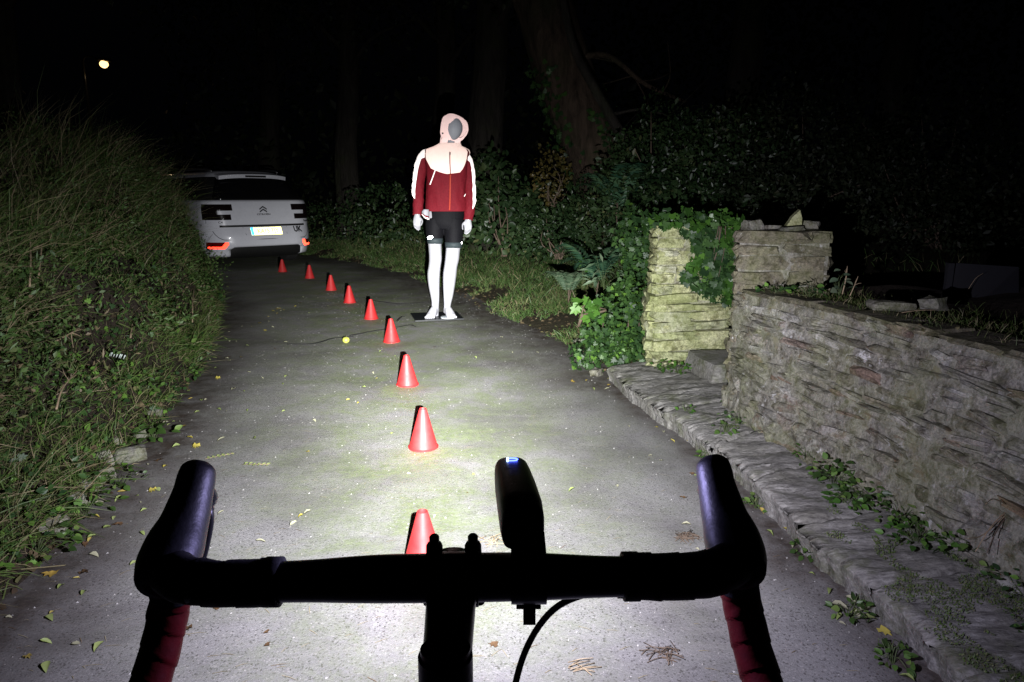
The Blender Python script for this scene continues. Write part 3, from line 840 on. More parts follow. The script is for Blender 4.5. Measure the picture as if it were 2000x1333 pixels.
# mount: post, clamp round the bar, quick-release tab below
cx = -.0405 + .0555
mb = MB(); mb.box((cx - .004, .428, .9245), (.0205, .03, .016)); mb.box((cx - .004, .428, .9155), (.0235, .026, .008)); mb.build("mount", M_BLACK, LAMP, smooth=False, bevel=.0015)
mb = MB(); mb.tube([(cx - .0155, .4285, BH + .001), (cx + .0085, .4285, BH + .001)], .0188, 28); mb.build("clamp", M_BLACK, LAMP, auto=40)
mb = MB(); mb.box((cx - .003, .424, BH - .0245), (.0085, .008, .014)); mb.build("release_tab", M_BLACK, LAMP, smooth=False, bevel=.0015)
mb = MB(); mb.box((cx - .0035, .43, BH - .0195), (.017, .012, .005)); mb.build("clamp_screw", M_BLACK, LAMP, smooth=False, bevel=.0015)
# its light: beam with a bright centre and a weak blue-violet spill
ld = bpy.data.lights.new("lamp_beam", 'POINT'); ld.energy = 4 * math.pi * LAMP_POWER; ld.shadow_soft_size = .006
ld.use_nodes = True; t = ld.node_tree; em = t.nodes["Emission"]
tc = t.nodes.new("ShaderNodeTexCoord"); sp = t.nodes.new("ShaderNodeSeparateXYZ"); t.links.new(tc.outputs['Normal'], sp.inputs[0])
def lm(op, a, b=None):
    x = t.nodes.new("ShaderNodeMath"); x.operation = op
    t.links.new(a, x.inputs[0])
    if b is not None:
        if isinstance(b, (int, float)): x.inputs[1].default_value = b
        else: t.links.new(b, x.inputs[1])
    return x.outputs[0]
ang = lm('MULTIPLY', lm('ARCCOSINE', lm('MINIMUM', lm('MULTIPLY', sp.outputs[2], -1.0), 1.0)), 1 / math.pi)
def lramp(stops):
    x = t.nodes.new("ShaderNodeValToRGB"); x.color_ramp.interpolation = 'LINEAR'; e = x.color_ramp.elements
    while len(e) < len(stops): e.new(.5)
    for q, (p, c) in zip(e, stops): q.position = p; q.color = (*c, 1)
    t.links.new(ang, x.inputs[0]); return x.outputs[0]
imax = LAMP_PROFILE[0][1]
# intensity kept as a square root in the ramp so that the weak spill keeps its steps
ir = lramp([(a / 180, ((i / imax) ** .5,) * 3) for a, i in LAMP_PROFILE])
upx = t.nodes.new("ShaderNodeValToRGB"); e = upx.color_ramp.elements
while len(e) < len(LAMP_UP): e.new(.5)
for q, (p_, c_) in zip(e, LAMP_UP): q.position = p_; q.color = (c_, c_, c_, 1)
t.links.new(sp.outputs[1], upx.inputs[0])
t.links.new(lm('MULTIPLY', lm('MULTIPLY', lm('MULTIPLY', ir, ir), float(imax)), upx.outputs[0]), em.inputs[1])
t.links.new(lramp([(0, (1, 1, .985)), (.08, (.99, .985, .98)), (.14, (.95, .94, 1.0)), (.22, (.88, .84, 1.0)), (.45, (.62, .58, 1.0)), (.6, (.50, .46, 1.0))]), em.inputs[0])
lo = bpy.data.objects.new("lamp_beam", ld); COL.objects.link(lo); lo.parent = LAMP
lo.location = LAMP_POS; lo.rotation_euler = LAMP_AIM.to_track_quat('-Z', 'Y').to_euler()
# ------------------------------------------------------------------ mannequin
MY = 6.52
M_WHITE = simple("white_mannequin_gloss", (.47, .47, .505), .36, 0, .03, 12, 0, .5)
M_GREYFACE = simple("grey_mannequin_head", (.62, .64, .71), .55, 0, .05, 60, .1, .4)
M_RED = None
def cloth(name, a, b, rough=.75, folds=.4):
    t = NT(name); p = t.co()
    t.set(t.ramp(t.noise(70, 3), [(.3, a), (.7, b)]), rough, 0, .25)
    w = t.math('ADD', t.math('MULTIPLY', t.noise(7, 4, .55, t.mapping(p, (1.4, 1.4, .55)), .6), 1.0), t.math('MULTIPLY', t.noise(420, 2), .02))
    t.bump(w, folds, .03); return t.m
M_RED = cloth("dark_red_softshell", (.20, .010, .020), (.26, .014, .026))
M_SHORTS = cloth("black_lycra", (.0030, .0030, .0048), (.0055, .0053, .008), .75, .15)
M_HEM = cloth("grey_gripper_band", (.035, .05, .055), (.05, .065, .07), .6, .1)
M_PINK = retro("pink_reflective_panel", (1.0, .77, .69), .52, .55, (.90, .68, .62))
M_PINKSTRIPE = retro("white_reflective_stripe", (1.0, .92, .88), .42, .52, (.9, .8, .76))
M_PINKHOOD = retro("pink_reflective_hood", (1.0, .74, .70), .80, .56, (.86, .60, .57))
M_ZIP = cloth("orange_red_zip", (.55, .05, .025), (.62, .07, .03), .5, .1)
M_SPARK = retro("reflective_logo", (1, 1, 1), .95, .40)
M_CUFF = cloth("pale_lining", (.5, .5, .55), (.56, .56, .6), .6, .1)
MO = gp(865, 622, 0); MO.y = MY; MO.x = (865 - 1000) / F_PX * MY * .985
MAN = empty("mannequin", MO)
tag(MAN, 'white faceless shop mannequin in a hooded dark red and pink reflective jacket and black shorts', 'mannequin')
BASEZ = .014
def mp(px, py, dy=0.0):
    p = at(px, py, MY + dy); return Vector((p.x - MO.x, dy, p.z))
def mloft(mb, pts, rad, n=20, **k):
    """pts: (px, py, dy)"""
    Q = crom([(*mp(*p), *(r if hasattr(r, '__len__') else (r, r))) for p, r in zip(pts, rad)], len(pts) * 4)
    mb.tube(Q[:, :3], [(q[3], q[4]) for q in Q], n, **k)
def body():
    mb = MB()
    # legs: (px, py, dy), (half width, half depth)
    mloft(mb, [(852, 400, .02), (849, 440, .01), (849, 468, 0), (850, 490, -.005), (850.5, 506, -.008), (849, 520, 0), (847, 536, .012), (847.5, 556, .012), (849.5, 578, .01), (850.5, 596, .006), (850, 608, .006), (849.5, 617, .006)],
          [(.088, .09), (.078, .085), (.066, .07), (.061, .066), (.060, .064), (.057, .06), (.060, .066), (.054, .060), (.043, .046), (.034, .040), (.033, .042), (.036, .046)], up=(0, 1, 0))
    mloft(mb, [(886, 400, .02), (887, 440, .01), (886.5, 468, 0), (884.5, 490, -.005), (883, 506, -.008), (880.5, 520, 0), (878.5, 536, .012), (877, 556, .012), (875.5, 578, .01), (874, 593, .012), (873.5, 604, .012), (873.5, 611, .012)],
          [(.09, .09), (.082, .088), (.071, .075), (.067, .07), (.066, .068), (.062, .064), (.064, .07), (.058, .063), (.046, .048), (.035, .041), (.034, .042), (.037, .046)], up=(0, 1, 0))
    # pelvis, trunk, neck
    mloft(mb, [(868, 445, .02), (868, 420, .02), (870, 390, .02), (871, 350, .02), (873, 315, .02), (875, 298, .02), (878, 285, .02), (881, 270, .015), (883, 258, .01)],
          [(.12, .09), (.165, .11), (.155, .10), (.165, .11), (.17, .11), (.12, .09), (.055, .06), (.052, .055), (.052, .055)], 28, up=(0, 1, 0))
    # arms
    mloft(mb, [(834, 306, .02), (816, 334, .03), (812, 365, .02), (813, 395, -.01), (815, 416, -.03), (815, 424, -.035)], [.02, .026, .028, .028, .025, (.030, .022)], 16, up=(0, 1, 0))
    mloft(mb, [(906, 308, .02), (920, 338, .03), (923, 370, .02), (919, 400, -.01), (915.5, 424, -.03), (914.5, 432, -.035)], [.02, .026, .028, .028, .025, (.030, .022)], 16, up=(0, 1, 0))
    return mb
def finger(mb, pts, r):
    Q = crom([(*p, 0) for p in pts], 12); mb.tube(Q[:, :3], np.linspace(r, r * .72, 12), 8); mb.ball(tuple(Q[-1][:3]), r * .72, 8, 6)
def hand(mb, w, s, ring):
    """w wrist, s=+1: thumb towards +x"""
    w = Vector(w)
    P = lambda x, y, z: w + Vector((x * s, y, z))
    mb.tube([P(0, 0, .01), P(.002, -.004, -.02), P(0, -.008, -.055), P(-.002, -.010, -.072)], [(.026, .019), (.036, .019), (.039, .018), (.034, .015)], 16, up=(0, 1, 0))
    for k, (fx, L, c) in enumerate([(.026, .066, 1.0), (.008, .072, .85), (-.010, .068, .75), (-.027, .056, .7)]):
        z0 = -.066 + .004 * abs(k - 1)
        finger(mb, [P(fx, -.010, z0 + .02), P(fx * 1.0, -.014, z0 - L * .32), P(fx * .9 + .004, -.026 - .010 * c, z0 - L * .68), P(fx * .8 + .010 * c, -.046 * c - .008, z0 - L * .82)], .0092)
    finger(mb, [P(.026, -.006, -.012), P(.048, -.020, -.034), P(.050, -.034, -.058), P(.040 if ring else .046, -.046, -.080)], .0098)
def foot(mb, ank, toe, out):
    a, t = Vector(ank), Vector(toe); d = (t - a); d.z = 0; L = d.length; d.normalize(); sd = Vector((d.y, -d.x, 0))
    z0 = BASEZ
    pts = [a - d * .055, a - d * .045, a + d * .0, a + d * L * .35, a + d * L * .68, a + d * L * .88]
    hh = [.018, .045, .062, .046, .027, .019]; ww = [.018, .029, .034, .040, .047, .043]
    Q = [(p.x, p.y, z0 + h) for p, h in zip(pts, hh)]
    mb.tube(Q, [(w, h * .99) for w, h in zip(ww, hh)], 18, up=(0, 0, 1))
    mb.tube([(a.x, a.y, z0 + .03), (a.x, a.y, z0 + .09), (a.x, a.y, z0 + .14)], [(.032, .045), (.032, .042), (.031, .038)], 16, up=(0, 1, 0))
    for k in range(5):
        o = (-.036 + .0185 * k) * out; ln = [.0, .002, -.003, -.010, -.020][k]; r = [.0135, .0098, .0092, .0088, .0082][k]
        c0 = a + d * (L * .84 + ln) + sd * o; c1 = a + d * (L * .98 + ln) + sd * o
        mb.tube([(c0.x, c0.y, z0 + .014), (c1.x, c1.y, z0 + r * .95)], [r, r * .95], 8); mb.ball((c1.x, c1.y, z0 + r * .95), r * .98, 8, 6)
mbB = body()
wl, wr = mp(814.5, 423, -.035), mp(914, 431, -.035)
hand(mbB, wl, 1, True); hand(mbB, wr, -1, False)
al = mp(849.5, 610, .006); ar = mp(873.5, 603, .012)
foot(mbB, (al.x, .01, 0), (al.x - .035, -.165, 0), -1); foot(mbB, (ar.x, .02, 0), (ar.x + .062, -.15, 0), 1)
def remesh(mb, name, m, parent, vox=.005, smooth=3):
    o = mb.build(name, m, None)
    md = o.modifiers.new("r", 'REMESH'); md.mode = 'VOXEL'; md.voxel_size = vox; md.use_smooth_shade = True
    if smooth: sm = o.modifiers.new("s", 'SMOOTH'); sm.iterations = smooth; sm.factor = .5
    dg = bpy.context.evaluated_depsgraph_get()
    me = bpy.data.meshes.new_from_object(o.evaluated_get(dg))
    bpy.data.objects.remove(o, do_unlink=True)
    me.materials.clear(); me.materials.append(m)
    me.polygons.foreach_set("use_smooth", [True] * len(me.polygons))
    return link(name, me, m, parent)
remesh(mbB, "body", M_WHITE, MAN)
# head: smooth faceless egg, turned and tipped to the right
HC = mp(883.5, 251, -.02)
mb = MB(); mb.ball((0, 0, 0), (.084, .094, .110), 24, 18)
for i, v in enumerate(mb.V):
    x, y, z = v
    k = 1 - .22 * max(0, -z / .112) ** 1.5
    mb.V[i] = (x * k, y * (1 - .10 * max(0, -z / .112)) - .008 * max(0, -z / .112), z)
hd = mb.build("head", M_GREYFACE, MAN); hd.location = HC + Vector((.008, -.018, -.004)); hd.rotation_euler = (R(6), R(8), R(33))
mb = MB(); mb.tube([tuple(HC + Vector((-.006, .02, -.06))), tuple(HC + Vector((-.018, .03, -.15)))], [.05, .053], 18); mb.build("neck", M_GREYFACE, MAN)

# ---- jacket: torso shell from rings, (py, px centre, half width, half depth)
RINGS = [(413, 871, .193, .135), (405, 871, .192, .135), (390, 871, .188, .13), (370, 871, .184, .128), (350, 872, .186, .130), (330, 873, .192, .134), (312, 872.5, .204, .132), (304, 872, .206, .125), (298, 872, .204, .115), (293, 871, .196, .105), (289, 873, .155, .097), (285.5, 875, .112, .09), (281, 878, .090, .082)]
RZ = [mp(871, r[0], 0).z for r in RINGS]; RX = [mp(r[1], r[0], 0).x for r in RINGS]
def torso(th, z, off=0.0):
    """th 0 = front (-y), +90 deg = viewer's right"""
    zi = RZ
    cx = np.interp(z, zi, RX); a = np.interp(z, zi, [r[2] for r in RINGS]) + off; b = np.interp(z, zi, [r[3] for r in RINGS]) + off
    s, c = math.sin(th), math.cos(th); e = 2 / 2.5
    wr = .003 * float(vnoise(th * 4, z * 16, 3)) + .005 * float(vnoise(th * 2 + 9, z * 7 + s * 3, 8))
    return Vector((cx + (a + wr) * math.copysign(abs(s) ** e, s), .02 - (b + wr) * math.copysign(abs(c) ** e, c), z))
def grid(f, us, vs, close=False):
    V = [f(u, v) for v in vs for u in us]; n = len(us); F = []
    for j in range(len(vs) - 1):
        for i in range(n if close else n - 1):
            i2 = (i + 1) % n; F.append((j * n + i, j * n + i2, (j + 1) * n + i2, (j + 1) * n + i))
    return V, F
def shell(name, V, F, m, parent, thick=.003):
    o = link(name, from_lists(V, F, name, True, recalc=True), m, parent)
    md = o.modifiers.new("thickness", 'SOLIDIFY'); md.thickness = thick; md.offset = 0
    return o
ths = [2 * math.pi * k / 72 for k in range(72)]
JK = empty("jacket", (0, 0, 0)); JK.parent = MAN; JK['label'] = 'dark red hooded jacket with pink reflective yoke and sleeves'
V, F = grid(lambda th, z: torso(th, z), ths, np.linspace(RZ[0], RZ[-1], 64), True)
shell("jacket_body", V, F, M_RED, JK)
# yoke: its lower border as a function of the angle
xa = lambda px, py: mp(px, py, -.1)
YB = [(-180, 318), (-100, 300), (-74, 284), (-60, 284), (-58, 300), (-56, 312), (-38, 330), (2, 341), (36, 338), (44, 332), (58, 312), (64, 300), (70, 288), (100, 300), (180, 318)]
def yoke(th, t):
    d = math.degrees((th + math.pi) % (2 * math.pi) - math.pi)
    py = np.interp(d, [q[0] for q in YB], [q[1] for q in YB]); z0 = mp(871, py, 0).z
    return torso(th, z0 + (RZ[-1] + .002 - z0) * t, .0085)
th2 = sorted(set([math.radians(d) for d in np.linspace(-180, 180, 120)[:-1]] + [math.radians(q[0]) for q in YB[1:-1]]))
V, F = grid(lambda th, t: yoke(th, t), th2, np.linspace(0, 1, 26), True)
shell("yoke", V, F, M_PINK, JK, .002)
# sleeves
def sleeve_path(sx):
    if sx < 0:
        pts = [(840, 300, .02), (831, 303, .02), (823.5, 322, .03), (819, 348, .03), (817, 372, .015), (817, 396, -.012), (816, 412, -.028), (816, 420, -.035)]
    else:
        pts = [(901, 302, .02), (908, 307, .02), (913.5, 328, .03), (916, 352, .03), (917, 378, .015), (917.5, 402, -.012), (915.5, 420, -.028), (914.5, 430, -.035)]
    rad = [.026, .042, .050, .051, .050, .047, .044, .042]
    return crom([(*mp(*p), r) for p, r in zip(pts, rad)], 50)
SL = {}
for sx in (-1, 1):
    Q = sleeve_path(sx); SL[sx] = Q
    T = norm(np.gradient(Q[:, :3], axis=0))
    def sl(t, ph, off=0.0, Q=Q, T=T):
        """ph 0 = front (-y), 90 deg = outward"""
        i = t * (len(Q) - 1); k = int(min(i, len(Q) - 2)); f = i - k
        c = Q[k] * (1 - f) + Q[k + 1] * f; tt = norm(T[k] * (1 - f) + T[k + 1] * f)
        fr = np.array((0, -1.0, 0)); fr = norm(fr - tt * fr.dot(tt)); out = norm(np.cross(tt, fr)); out = out * (1 if out[0] * sx > 0 else -1)
        wr = .004 * float(vnoise(ph * 1.5, t * 14, 5 + sx)) + .0035 * float(vnoise(ph * 3, t * 30, 1 + sx))
        r = c[3] + off + wr
        return Vector(c[:3] + (fr * math.cos(ph) + out * math.sin(ph)) * r)
    V, F = grid(lambda ph, t: sl(t, ph), [2 * math.pi * k / 28 for k in range(28)], np.linspace(0, 1, 60), True)
    shell("sleeve", V, F, M_RED, JK)
    # reflective stripe down the outside of the sleeve, pointed at its lower end
    lo_out, lo_in = ((.68, .77) if sx < 0 else (.82, .76))
    a0, a1 = (R(8), R(150)) if sx < 0 else (R(38), R(150))
    def stripe(u, v):
        k_ = max(0, 1 - v / .16); b0, b1 = a0 - R(75) * k_, a1 + R(70) * k_
        ph = b0 + (b1 - b0) * u + (R(16) if sx < 0 else R(-4)) * v
        e = lo_in + (lo_out - lo_in) * min(u * 2, 1) if sx < 0 else (lo_in + .08) + (lo_in - .06 - (lo_in + .08)) * min(u * 1.6, 1)
        top = 0.03
        return sl(top + (e - top) * v, ph, .0065)
    V, F = grid(stripe, np.linspace(0, 1, 16), np.linspace(0, 1, 44))
    shell("sleeve_stripe", V, F, M_PINKSTRIPE, JK, .002)
    V, F = grid(lambda ph, t: sl(.985 + .016 * t, ph, .0025), [2 * math.pi * k / 28 for k in range(28)], np.linspace(0, 1, 4), True)
    shell("cuff", V, F, M_RED, JK)
# zip: from collar to hem; pocket zips
def on_torso(px, py, off):
    p = mp(px, py, -.11); th = 0
    lo, hi = -math.pi / 2, math.pi / 2
    for _ in range(40):
        m = (lo + hi) / 2
        if torso(m, p.z).x < p.x: lo = m
        else: hi = m
    return torso((lo + hi) / 2, p.z, off)
def ribbon(name, pts, w, m, off=.006, parent=JK):
    C = crom([tuple(on_torso(px, py, off)) for px, py in pts], 40)
    V, F = loft(C, [(w, .0022)] * 40, 8, up=(0, -1, 0)); return link(name, from_lists(V, F, name, True), m, parent)
ribbon("zip", [(878, 297), (878.5, 318), (879.5, 341)], .0042, M_RED, .0145)
ribbon("zip", [(879.5, 341), (879, 365), (878.5, 390), (878, 411)], .007, M_ZIP, .006)
ribbon("zip_pull", [(878.3, 298), (878.3, 303)], .006, M_BLACK, .018)
ribbon("pocket_zip", [(851, 332), (846, 346), (840, 361)], .0045, M_PINKSTRIPE)
ribbon("pocket_zip", [(912, 364), (911, 373), (905, 384)], .0040, M_PINKSTRIPE)
# collar with a gap on the viewer's right of the zip
def collar(th, t):
    b = torso(th, RZ[-1], .004); top = HC + Vector((-.012, .01, -.075))
    r = .075 + .010 * t
    p = Vector((top.x + r * math.sin(th) * 1.05, top.y + .01 - r * math.cos(th), top.z - .004 + .012 * math.cos(th * 2)))
    return b.lerp(p, t)
V, F = grid(collar, np.radians(np.linspace(27, 354, 60)), np.linspace(0, 1, 10)); shell("collar", V, F, M_PINKHOOD, JK)
# hood: shell round the head, open at the face
HR = [(0, -.088, .096, .044, .092), (.08, -.096, .102, .064, .100), (.2, -.085, .107, .092, .108), (.4, -.04, .111, .114, .114), (.6, .02, .110, .120, .116), (.8, .075, .088, .096, .104), (.93, .105, .05, .058, .07), (1, .114, .008, .01, .01)]
def hood(u, v):
    """u around the face axis, v from the face rim (0) to the back (1); peak low over the forehead"""
    q = [float(np.interp(v, [h[0] for h in HR], [h[k] for h in HR])) for k in range(1, 5)]
    cx, sz = math.cos(u), math.sin(u); e = .8 - .15 * v
    x = q[1] * math.copysign(abs(cx) ** e, cx); z = (q[2] if sz > 0 else q[3]) * math.copysign(abs(sz) ** e, sz)
    if sz < 0: x *= 1 - .16 * abs(sz) * (1 - v)
    n = 1 + .035 * float(vnoise(u * 2.2, v * 5, 2)) + .03 * float(vnoise(u * 5, v * 11, 4))
    return Vector((x * n, q[0] + (.02 * abs(sz) if sz < 0 else 0) * (1 - v), z * n))
V, F = grid(hood, [2 * math.pi * k / 48 for k in range(48)], np.linspace(0, 1, 26), True)
rot = Euler((R(5), R(9), R(33))).to_matrix()
V = [rot @ Vector(p) + HC + Vector((.004, .022, .002)) for p in V]
shell("hood", V, F, M_PINKHOOD, JK, .004)
# drawcord hanging at the left of the collar, hood toggle
cd = crom([tuple(HC + Vector(p)) for p in ((-.085, -.06, -.055), (-.098, -.075, -.09), (-.102, -.082, -.125), (-.092, -.085, -.132), (-.090, -.082, -.10))], 20)
V, F = loft(cd, .0032, 8); link("drawcord", from_lists(V, F, "drawcord", True), M_PINKHOOD, JK)
mb = MB(); mb.ball(tuple(HC + Vector((-.083, -.06, -.05))), .008, 8, 6); mb.build("toggle", M_BLACK, JK)
# ---- shorts
def shorts_grid(rings):
    def f(th, t):
        Q = crom(rings, 30); i = t * 29; k = int(min(i, 28)); fr = i - k; q = Q[k] * (1 - fr) + Q[k + 1] * fr
        return Vector((q[0] + q[3] * math.sin(th), q[1] - q[4] * math.cos(th), q[2]))
    return f
def rg(L): return [(*mp(px, py, dy), a, b) for px, py, dy, a, b in L]
SH = empty("shorts", (0, 0, 0)); SH.parent = MAN
mb = MB()
for L in ([(851, 430, .02, .095, .105), (849.5, 450, .01, .088, .098), (849.5, 475.5, .0, .0685, .0755)], [(886, 430, .02, .097, .105), (886.5, 452, .01, .092, .10), (886, 484, .0, .0755, .0805)]):
    Q = crom(rg(L), 14); mb.tube(Q[:, :3], [(q[3], q[4]) for q in Q], 28, up=(0, 1, 0))
Q = crom(rg([(871, 400, .02, .178, .12), (870, 418, .02, .176, .12), (869, 436, .02, .172, .118), (868, 447, .02, .14, .10)]), 14)
mb.tube(Q[:, :3], [(q[3], q[4]) for q in Q], 32, up=(0, 1, 0))
remesh(mb, "shorts_cloth", M_SHORTS, SH, .006, 4)
for (px, py, dx) in ((849.4, 470.5, 0), (886.1, 478.5, 0)):
    a, b = (.0712, .0782) if px < 870 else (.0785, .0835)
    Q = [(*mp(px, py - 5, .001), ), (*mp(px, py + 5.6, .0), )]
    V, F = loft(Q, [(a + .0045, b + .0045), (a - .0005, b)], 32, cap=False, up=(0, 1, 0)); shell("hem_band", V, F, M_HEM, SH, .002)
def logo(px, py, w, h, rz, dy):
    mb = MB(); mb.ball((0, 0, 0), (w, .006, h), 16, 8); o = mb.build("reflective_logo", M_SPARK, SH); o.location = mp(px, py, dy); o.rotation_euler = (0, R(-14), rz); return o
logo(840.2, 464.5, .031, .017, R(-28), -.071)
logo(901.2, 475, .010, .010, R(60), -.028)
# pale pocket lining hanging below the hem with red and white edging
c = [(824.5, 416), (830, 420.5), (836, 423)]
def lining(u, v):
    x = np.interp(u, [0, .5, 1], [823.5, 830, 838]); y0 = np.interp(u, [0, .3, 1], [414, 409.5, 409.5]); y1 = np.interp(u, [0, .5, 1], [416.5, 421, 423])
    p = mp(x, y0 + (y1 - y0) * v, -.105 - .03 * math.sin(math.pi * u)); return p
for (v0, v1, m, nm) in ((0, 1, M_CUFF, "pocket_lining"), (1.0, 1.28, M_RED, "lining_edge"), (1.28, 1.5, M_PINKSTRIPE, "lining_stripe")):
    V, F = grid(lambda u, v: lining(u, v0 + (v1 - v0) * v), np.linspace(0, 1, 10), np.linspace(0, 1, 5)); shell(nm, V, F, m, JK, .003)
# ---- base: dark glass plate, clear disc under the raised foot
M_BASE = simple("dark_steel_plate", (.015, .017, .02), .35, 0, .1, 20, 0, .5)
pc = gp(852, 621); mb = MB(); mb.box((pc.x - MO.x, .02, .007), (.46, .42, .012), Euler((0, 0, .25)).to_matrix()); mb.build("base_plate", M_BASE, MAN, smooth=False, bevel=.002)
gl = NT("base_glass"); gl.set((.75, .82, .85), .12, 0, .6); 
mb = MB(); mb.tube([(ar.x + .02, -.085, .0132), (ar.x + .02, -.085, .0215)], .075, 28); mb.build("base_disc", gl.m, MAN, auto=40)
# ------------------------------------------------------------------ car: white people carrier, rear view
def paint(name, col, rough=.22):
    t = NT(name); t.set(t.ramp(t.noise(9, 4), [(.3, tuple(c * .95 for c in col)), (.7, col)]), t.ramp(t.noise(14, 4), [(.3, rough), (.7, rough + .18)]), 0, .5, .6)
    t.b.inputs['Coat Roughness'].default_value = .06
    return t.m
M_PAINT = paint("white_car_paint", (.84, .855, .93))
M_GLASS = simple("dark_car_glass", (.006, .006, .007), .06, 0, .1, 5, 0, .5)
M_PLASTIC = simple("black_plastic", (.012, .012, .012), .55)
M_LAMPGLASS = simple("smoked_lamp_glass", (.010, .006, .006), .12, 0, .1, 5, 0, .5)
M_REDLENS = simple("red_lens", (.16, .004, .004), .15)
M_TYRE2 = simple("car_tyre", (.012, .012, .012), .85)
M_ALLOY = simple("alloy_rim", (.3, .3, .31), .35, .9)
CAR = empty("parked_car", (-4.04, 11.40, 0), R(43))
tag(CAR, 'white people carrier parked at the bend with yellow rear number plate and lit red reflectors', 'car')
# local axes: x right, y forward (away), z up. plan outline per height: (z, half width, rear y, front y, corner radius)
PROF = [(.17, .80, .18, 4.1, .30), (.20, .85, .06, 4.25, .34), (.28, .885, .01, 4.3, .44), (.40, .905, -.01, 4.33, .44), (.52, .912, .0, 4.33, .42), (.62, .912, .045, 4.3, .38), (.66, .912, .07, 4.28, .36), (.80, .908, .085, 4.2, .34), (.95, .90, .11, 4.0, .28), (1.05, .885, .14, 3.8, .28), (1.085, .872, .155, 3.6, .28), (1.11, .850, .175, 3.45, .30), (1.30, .755, .30, 2.9, .31), (1.43, .675, .40, 2.55, .33), (1.50, .625, .46, 2.3, .34), (1.54, .57, .54, 2.1, .34), (1.565, .47, .68, 1.9, .34), (1.575, .3, .9, 1.7, .28)]
pz = [p[0] for p in PROF]
def pf(z, k): return float(np.interp(z, pz, [p[k] for p in PROF]))
def csurf(s, z, off=0.0):
    """s: metres round the outline from the rear centre line (+ right); returns the point on the body"""
    w, yr, yf, r = pf(z, 1) + off, pf(z, 2) - off, pf(z, 3), pf(z, 4) + off
    sg = 1 if s >= 0 else -1; s = abs(s)
    bow = .05 * (1 - .0)  # rear face is gently bowed
    flat = w - r; arc = r * math.pi / 2
    if s <= flat: x, y = s, yr + bow * (s / w) ** 2
    elif s <= flat + arc:
        a = (s - flat) / r; x = flat + r * math.sin(a); y = yr + r * (1 - math.cos(a)) + bow * (min(x, w) / w) ** 2 * (1 - (s - flat) / arc * 0)
    else: x, y = w, yr + r + bow + (s - flat - arc)
    return Vector((sg * x, y, z))
def cnorm(s, z):
    e = .004; a = csurf(s + e, z) - csurf(s - e, z); b = csurf(s, z + e) - csurf(s, z - e); n = a.cross(b)
    n.normalize(); c = csurf(s, z) - Vector((0, 2, .8)); return n if n.dot(c) > 0 else -n
SMAX = 4.2
def half(z): return pf(z, 1) - pf(z, 4) + pf(z, 4) * math.pi / 2
def ring_s():
    return np.concatenate([-np.linspace(SMAX, 1.0, 24)[:-1], np.linspace(-1.0, 1.0, 41), np.linspace(1.0, SMAX, 24)[1:]])
def skin(name, zs, m, off=0.0, ss=None, thick=None):
    ss = ring_s() if ss is None else ss
    V, F = grid(lambda s, z: csurf(s, z, off), ss, zs)
    return V, F
zs_low = np.concatenate([np.linspace(.17, .66, 18), np.linspace(.68, 1.085, 12)])
V, F = skin("body", zs_low, M_PAINT)
# wheel-arch openings: leave out the faces inside the arch circle
def arch(p, r=.36): return min(math.hypot(p.y - .93, p.z - .33), math.hypot(p.y - 3.6, p.z - .33)) < r and abs(p.x) > .6
def open_bumper(p): return p.z < .335 and abs(p.x) < .62 - .5 * max(0, p.z - .2) and p.y < .3
F2 = []
for f in F:
    c = sum((V[i] for i in f), Vector()) / 4
    if arch(c) or open_bumper(c): continue
    F2.append(f)
# snap rim vertices of the arch to the circle for a clean edge
used = set(i for f in F2 for i in f); cnt = {}
for f in F2:
    for a, b in zip(f, f[1:] + f[:1]): cnt[frozenset((a, b))] = cnt.get(frozenset((a, b)), 0) + 1
for e, c in cnt.items():
    if c == 1:
        for i in e:
            p = V[i]
            for cy in (.93, 3.6):
                d = math.hypot(p.y - cy, p.z - .33)
                if abs(p.x) > .6 and .28 < d < .46 and p.z > .18:
                    k = .37 / d; p.y = cy + (p.y - cy) * k; p.z = .33 + (p.z - .33) * k
            if p.z < .40 and abs(p.x) <= .68 and p.y < .3 and p.z > .25: p.z = .345
body_o = shell("body", V, F2, M_PAINT, CAR, .006)
V, F = skin("lower_trim", np.linspace(.15, .36, 5), M_PLASTIC, -.03, np.linspace(-.78, .78, 21)); link("rear_diffuser", from_lists(V, F, "d", True), M_PLASTIC, CAR)
mb = MB(); mb.box((0, 2.2, .30), (1.5, 3.7, .25)); mb.build("underbody", M_PLASTIC, CAR, smooth=False)
# glasshouse
zg = np.linspace(1.09, 1.47, 14)
sr = np.linspace(-.66, .66, 25)
V, F = grid(lambda s, z: csurf(s, z, -.004), ring_s(), np.linspace(1.085, 1.50, 14)); link("window_band", from_lists(V, F, "w", True), M_PLASTIC, CAR)
V, F = grid(lambda u, z: csurf(u * (half(z) - .26), z, .004), np.linspace(-1, 1, 25), np.linspace(1.10, 1.455, 12)); shell("rear_window", V, F, M_GLASS, CAR, .004)
for sg in (-1, 1):
    for (a, b) in ((.34, 1.02), (1.10, 2.1), (2.16, 3.0)):
        V, F = grid(lambda u, z: csurf(sg * (half(z) - .15 + a + (b - a) * u), z, .004), np.linspace(0, 1, 12), np.linspace(1.12, 1.43, 8)); shell("side_window", V, F, M_GLASS, CAR, .004)
# roof
V, F = grid(lambda s, z: csurf(s, z, .002), ring_s(), [1.46, 1.50, 1.54, 1.565, 1.575]); 
# close the roof
n = len(ring_s()); top = [i for i in range(4 * n, 5 * n)]
F.append(tuple(top))
link("roof", from_lists(V, F, "roof", True), M_PAINT, CAR)
for sg in (-1, 1):
    mb = MB(); mb.tube(crom([(sg * .56, .70, 1.545), (sg * .57, .9, 1.585), (sg * .58, 1.8, 1.60), (sg * .56, 2.6, 1.55)], 16), .018, 8); mb.build("roof_rail", M_ALLOY, CAR)
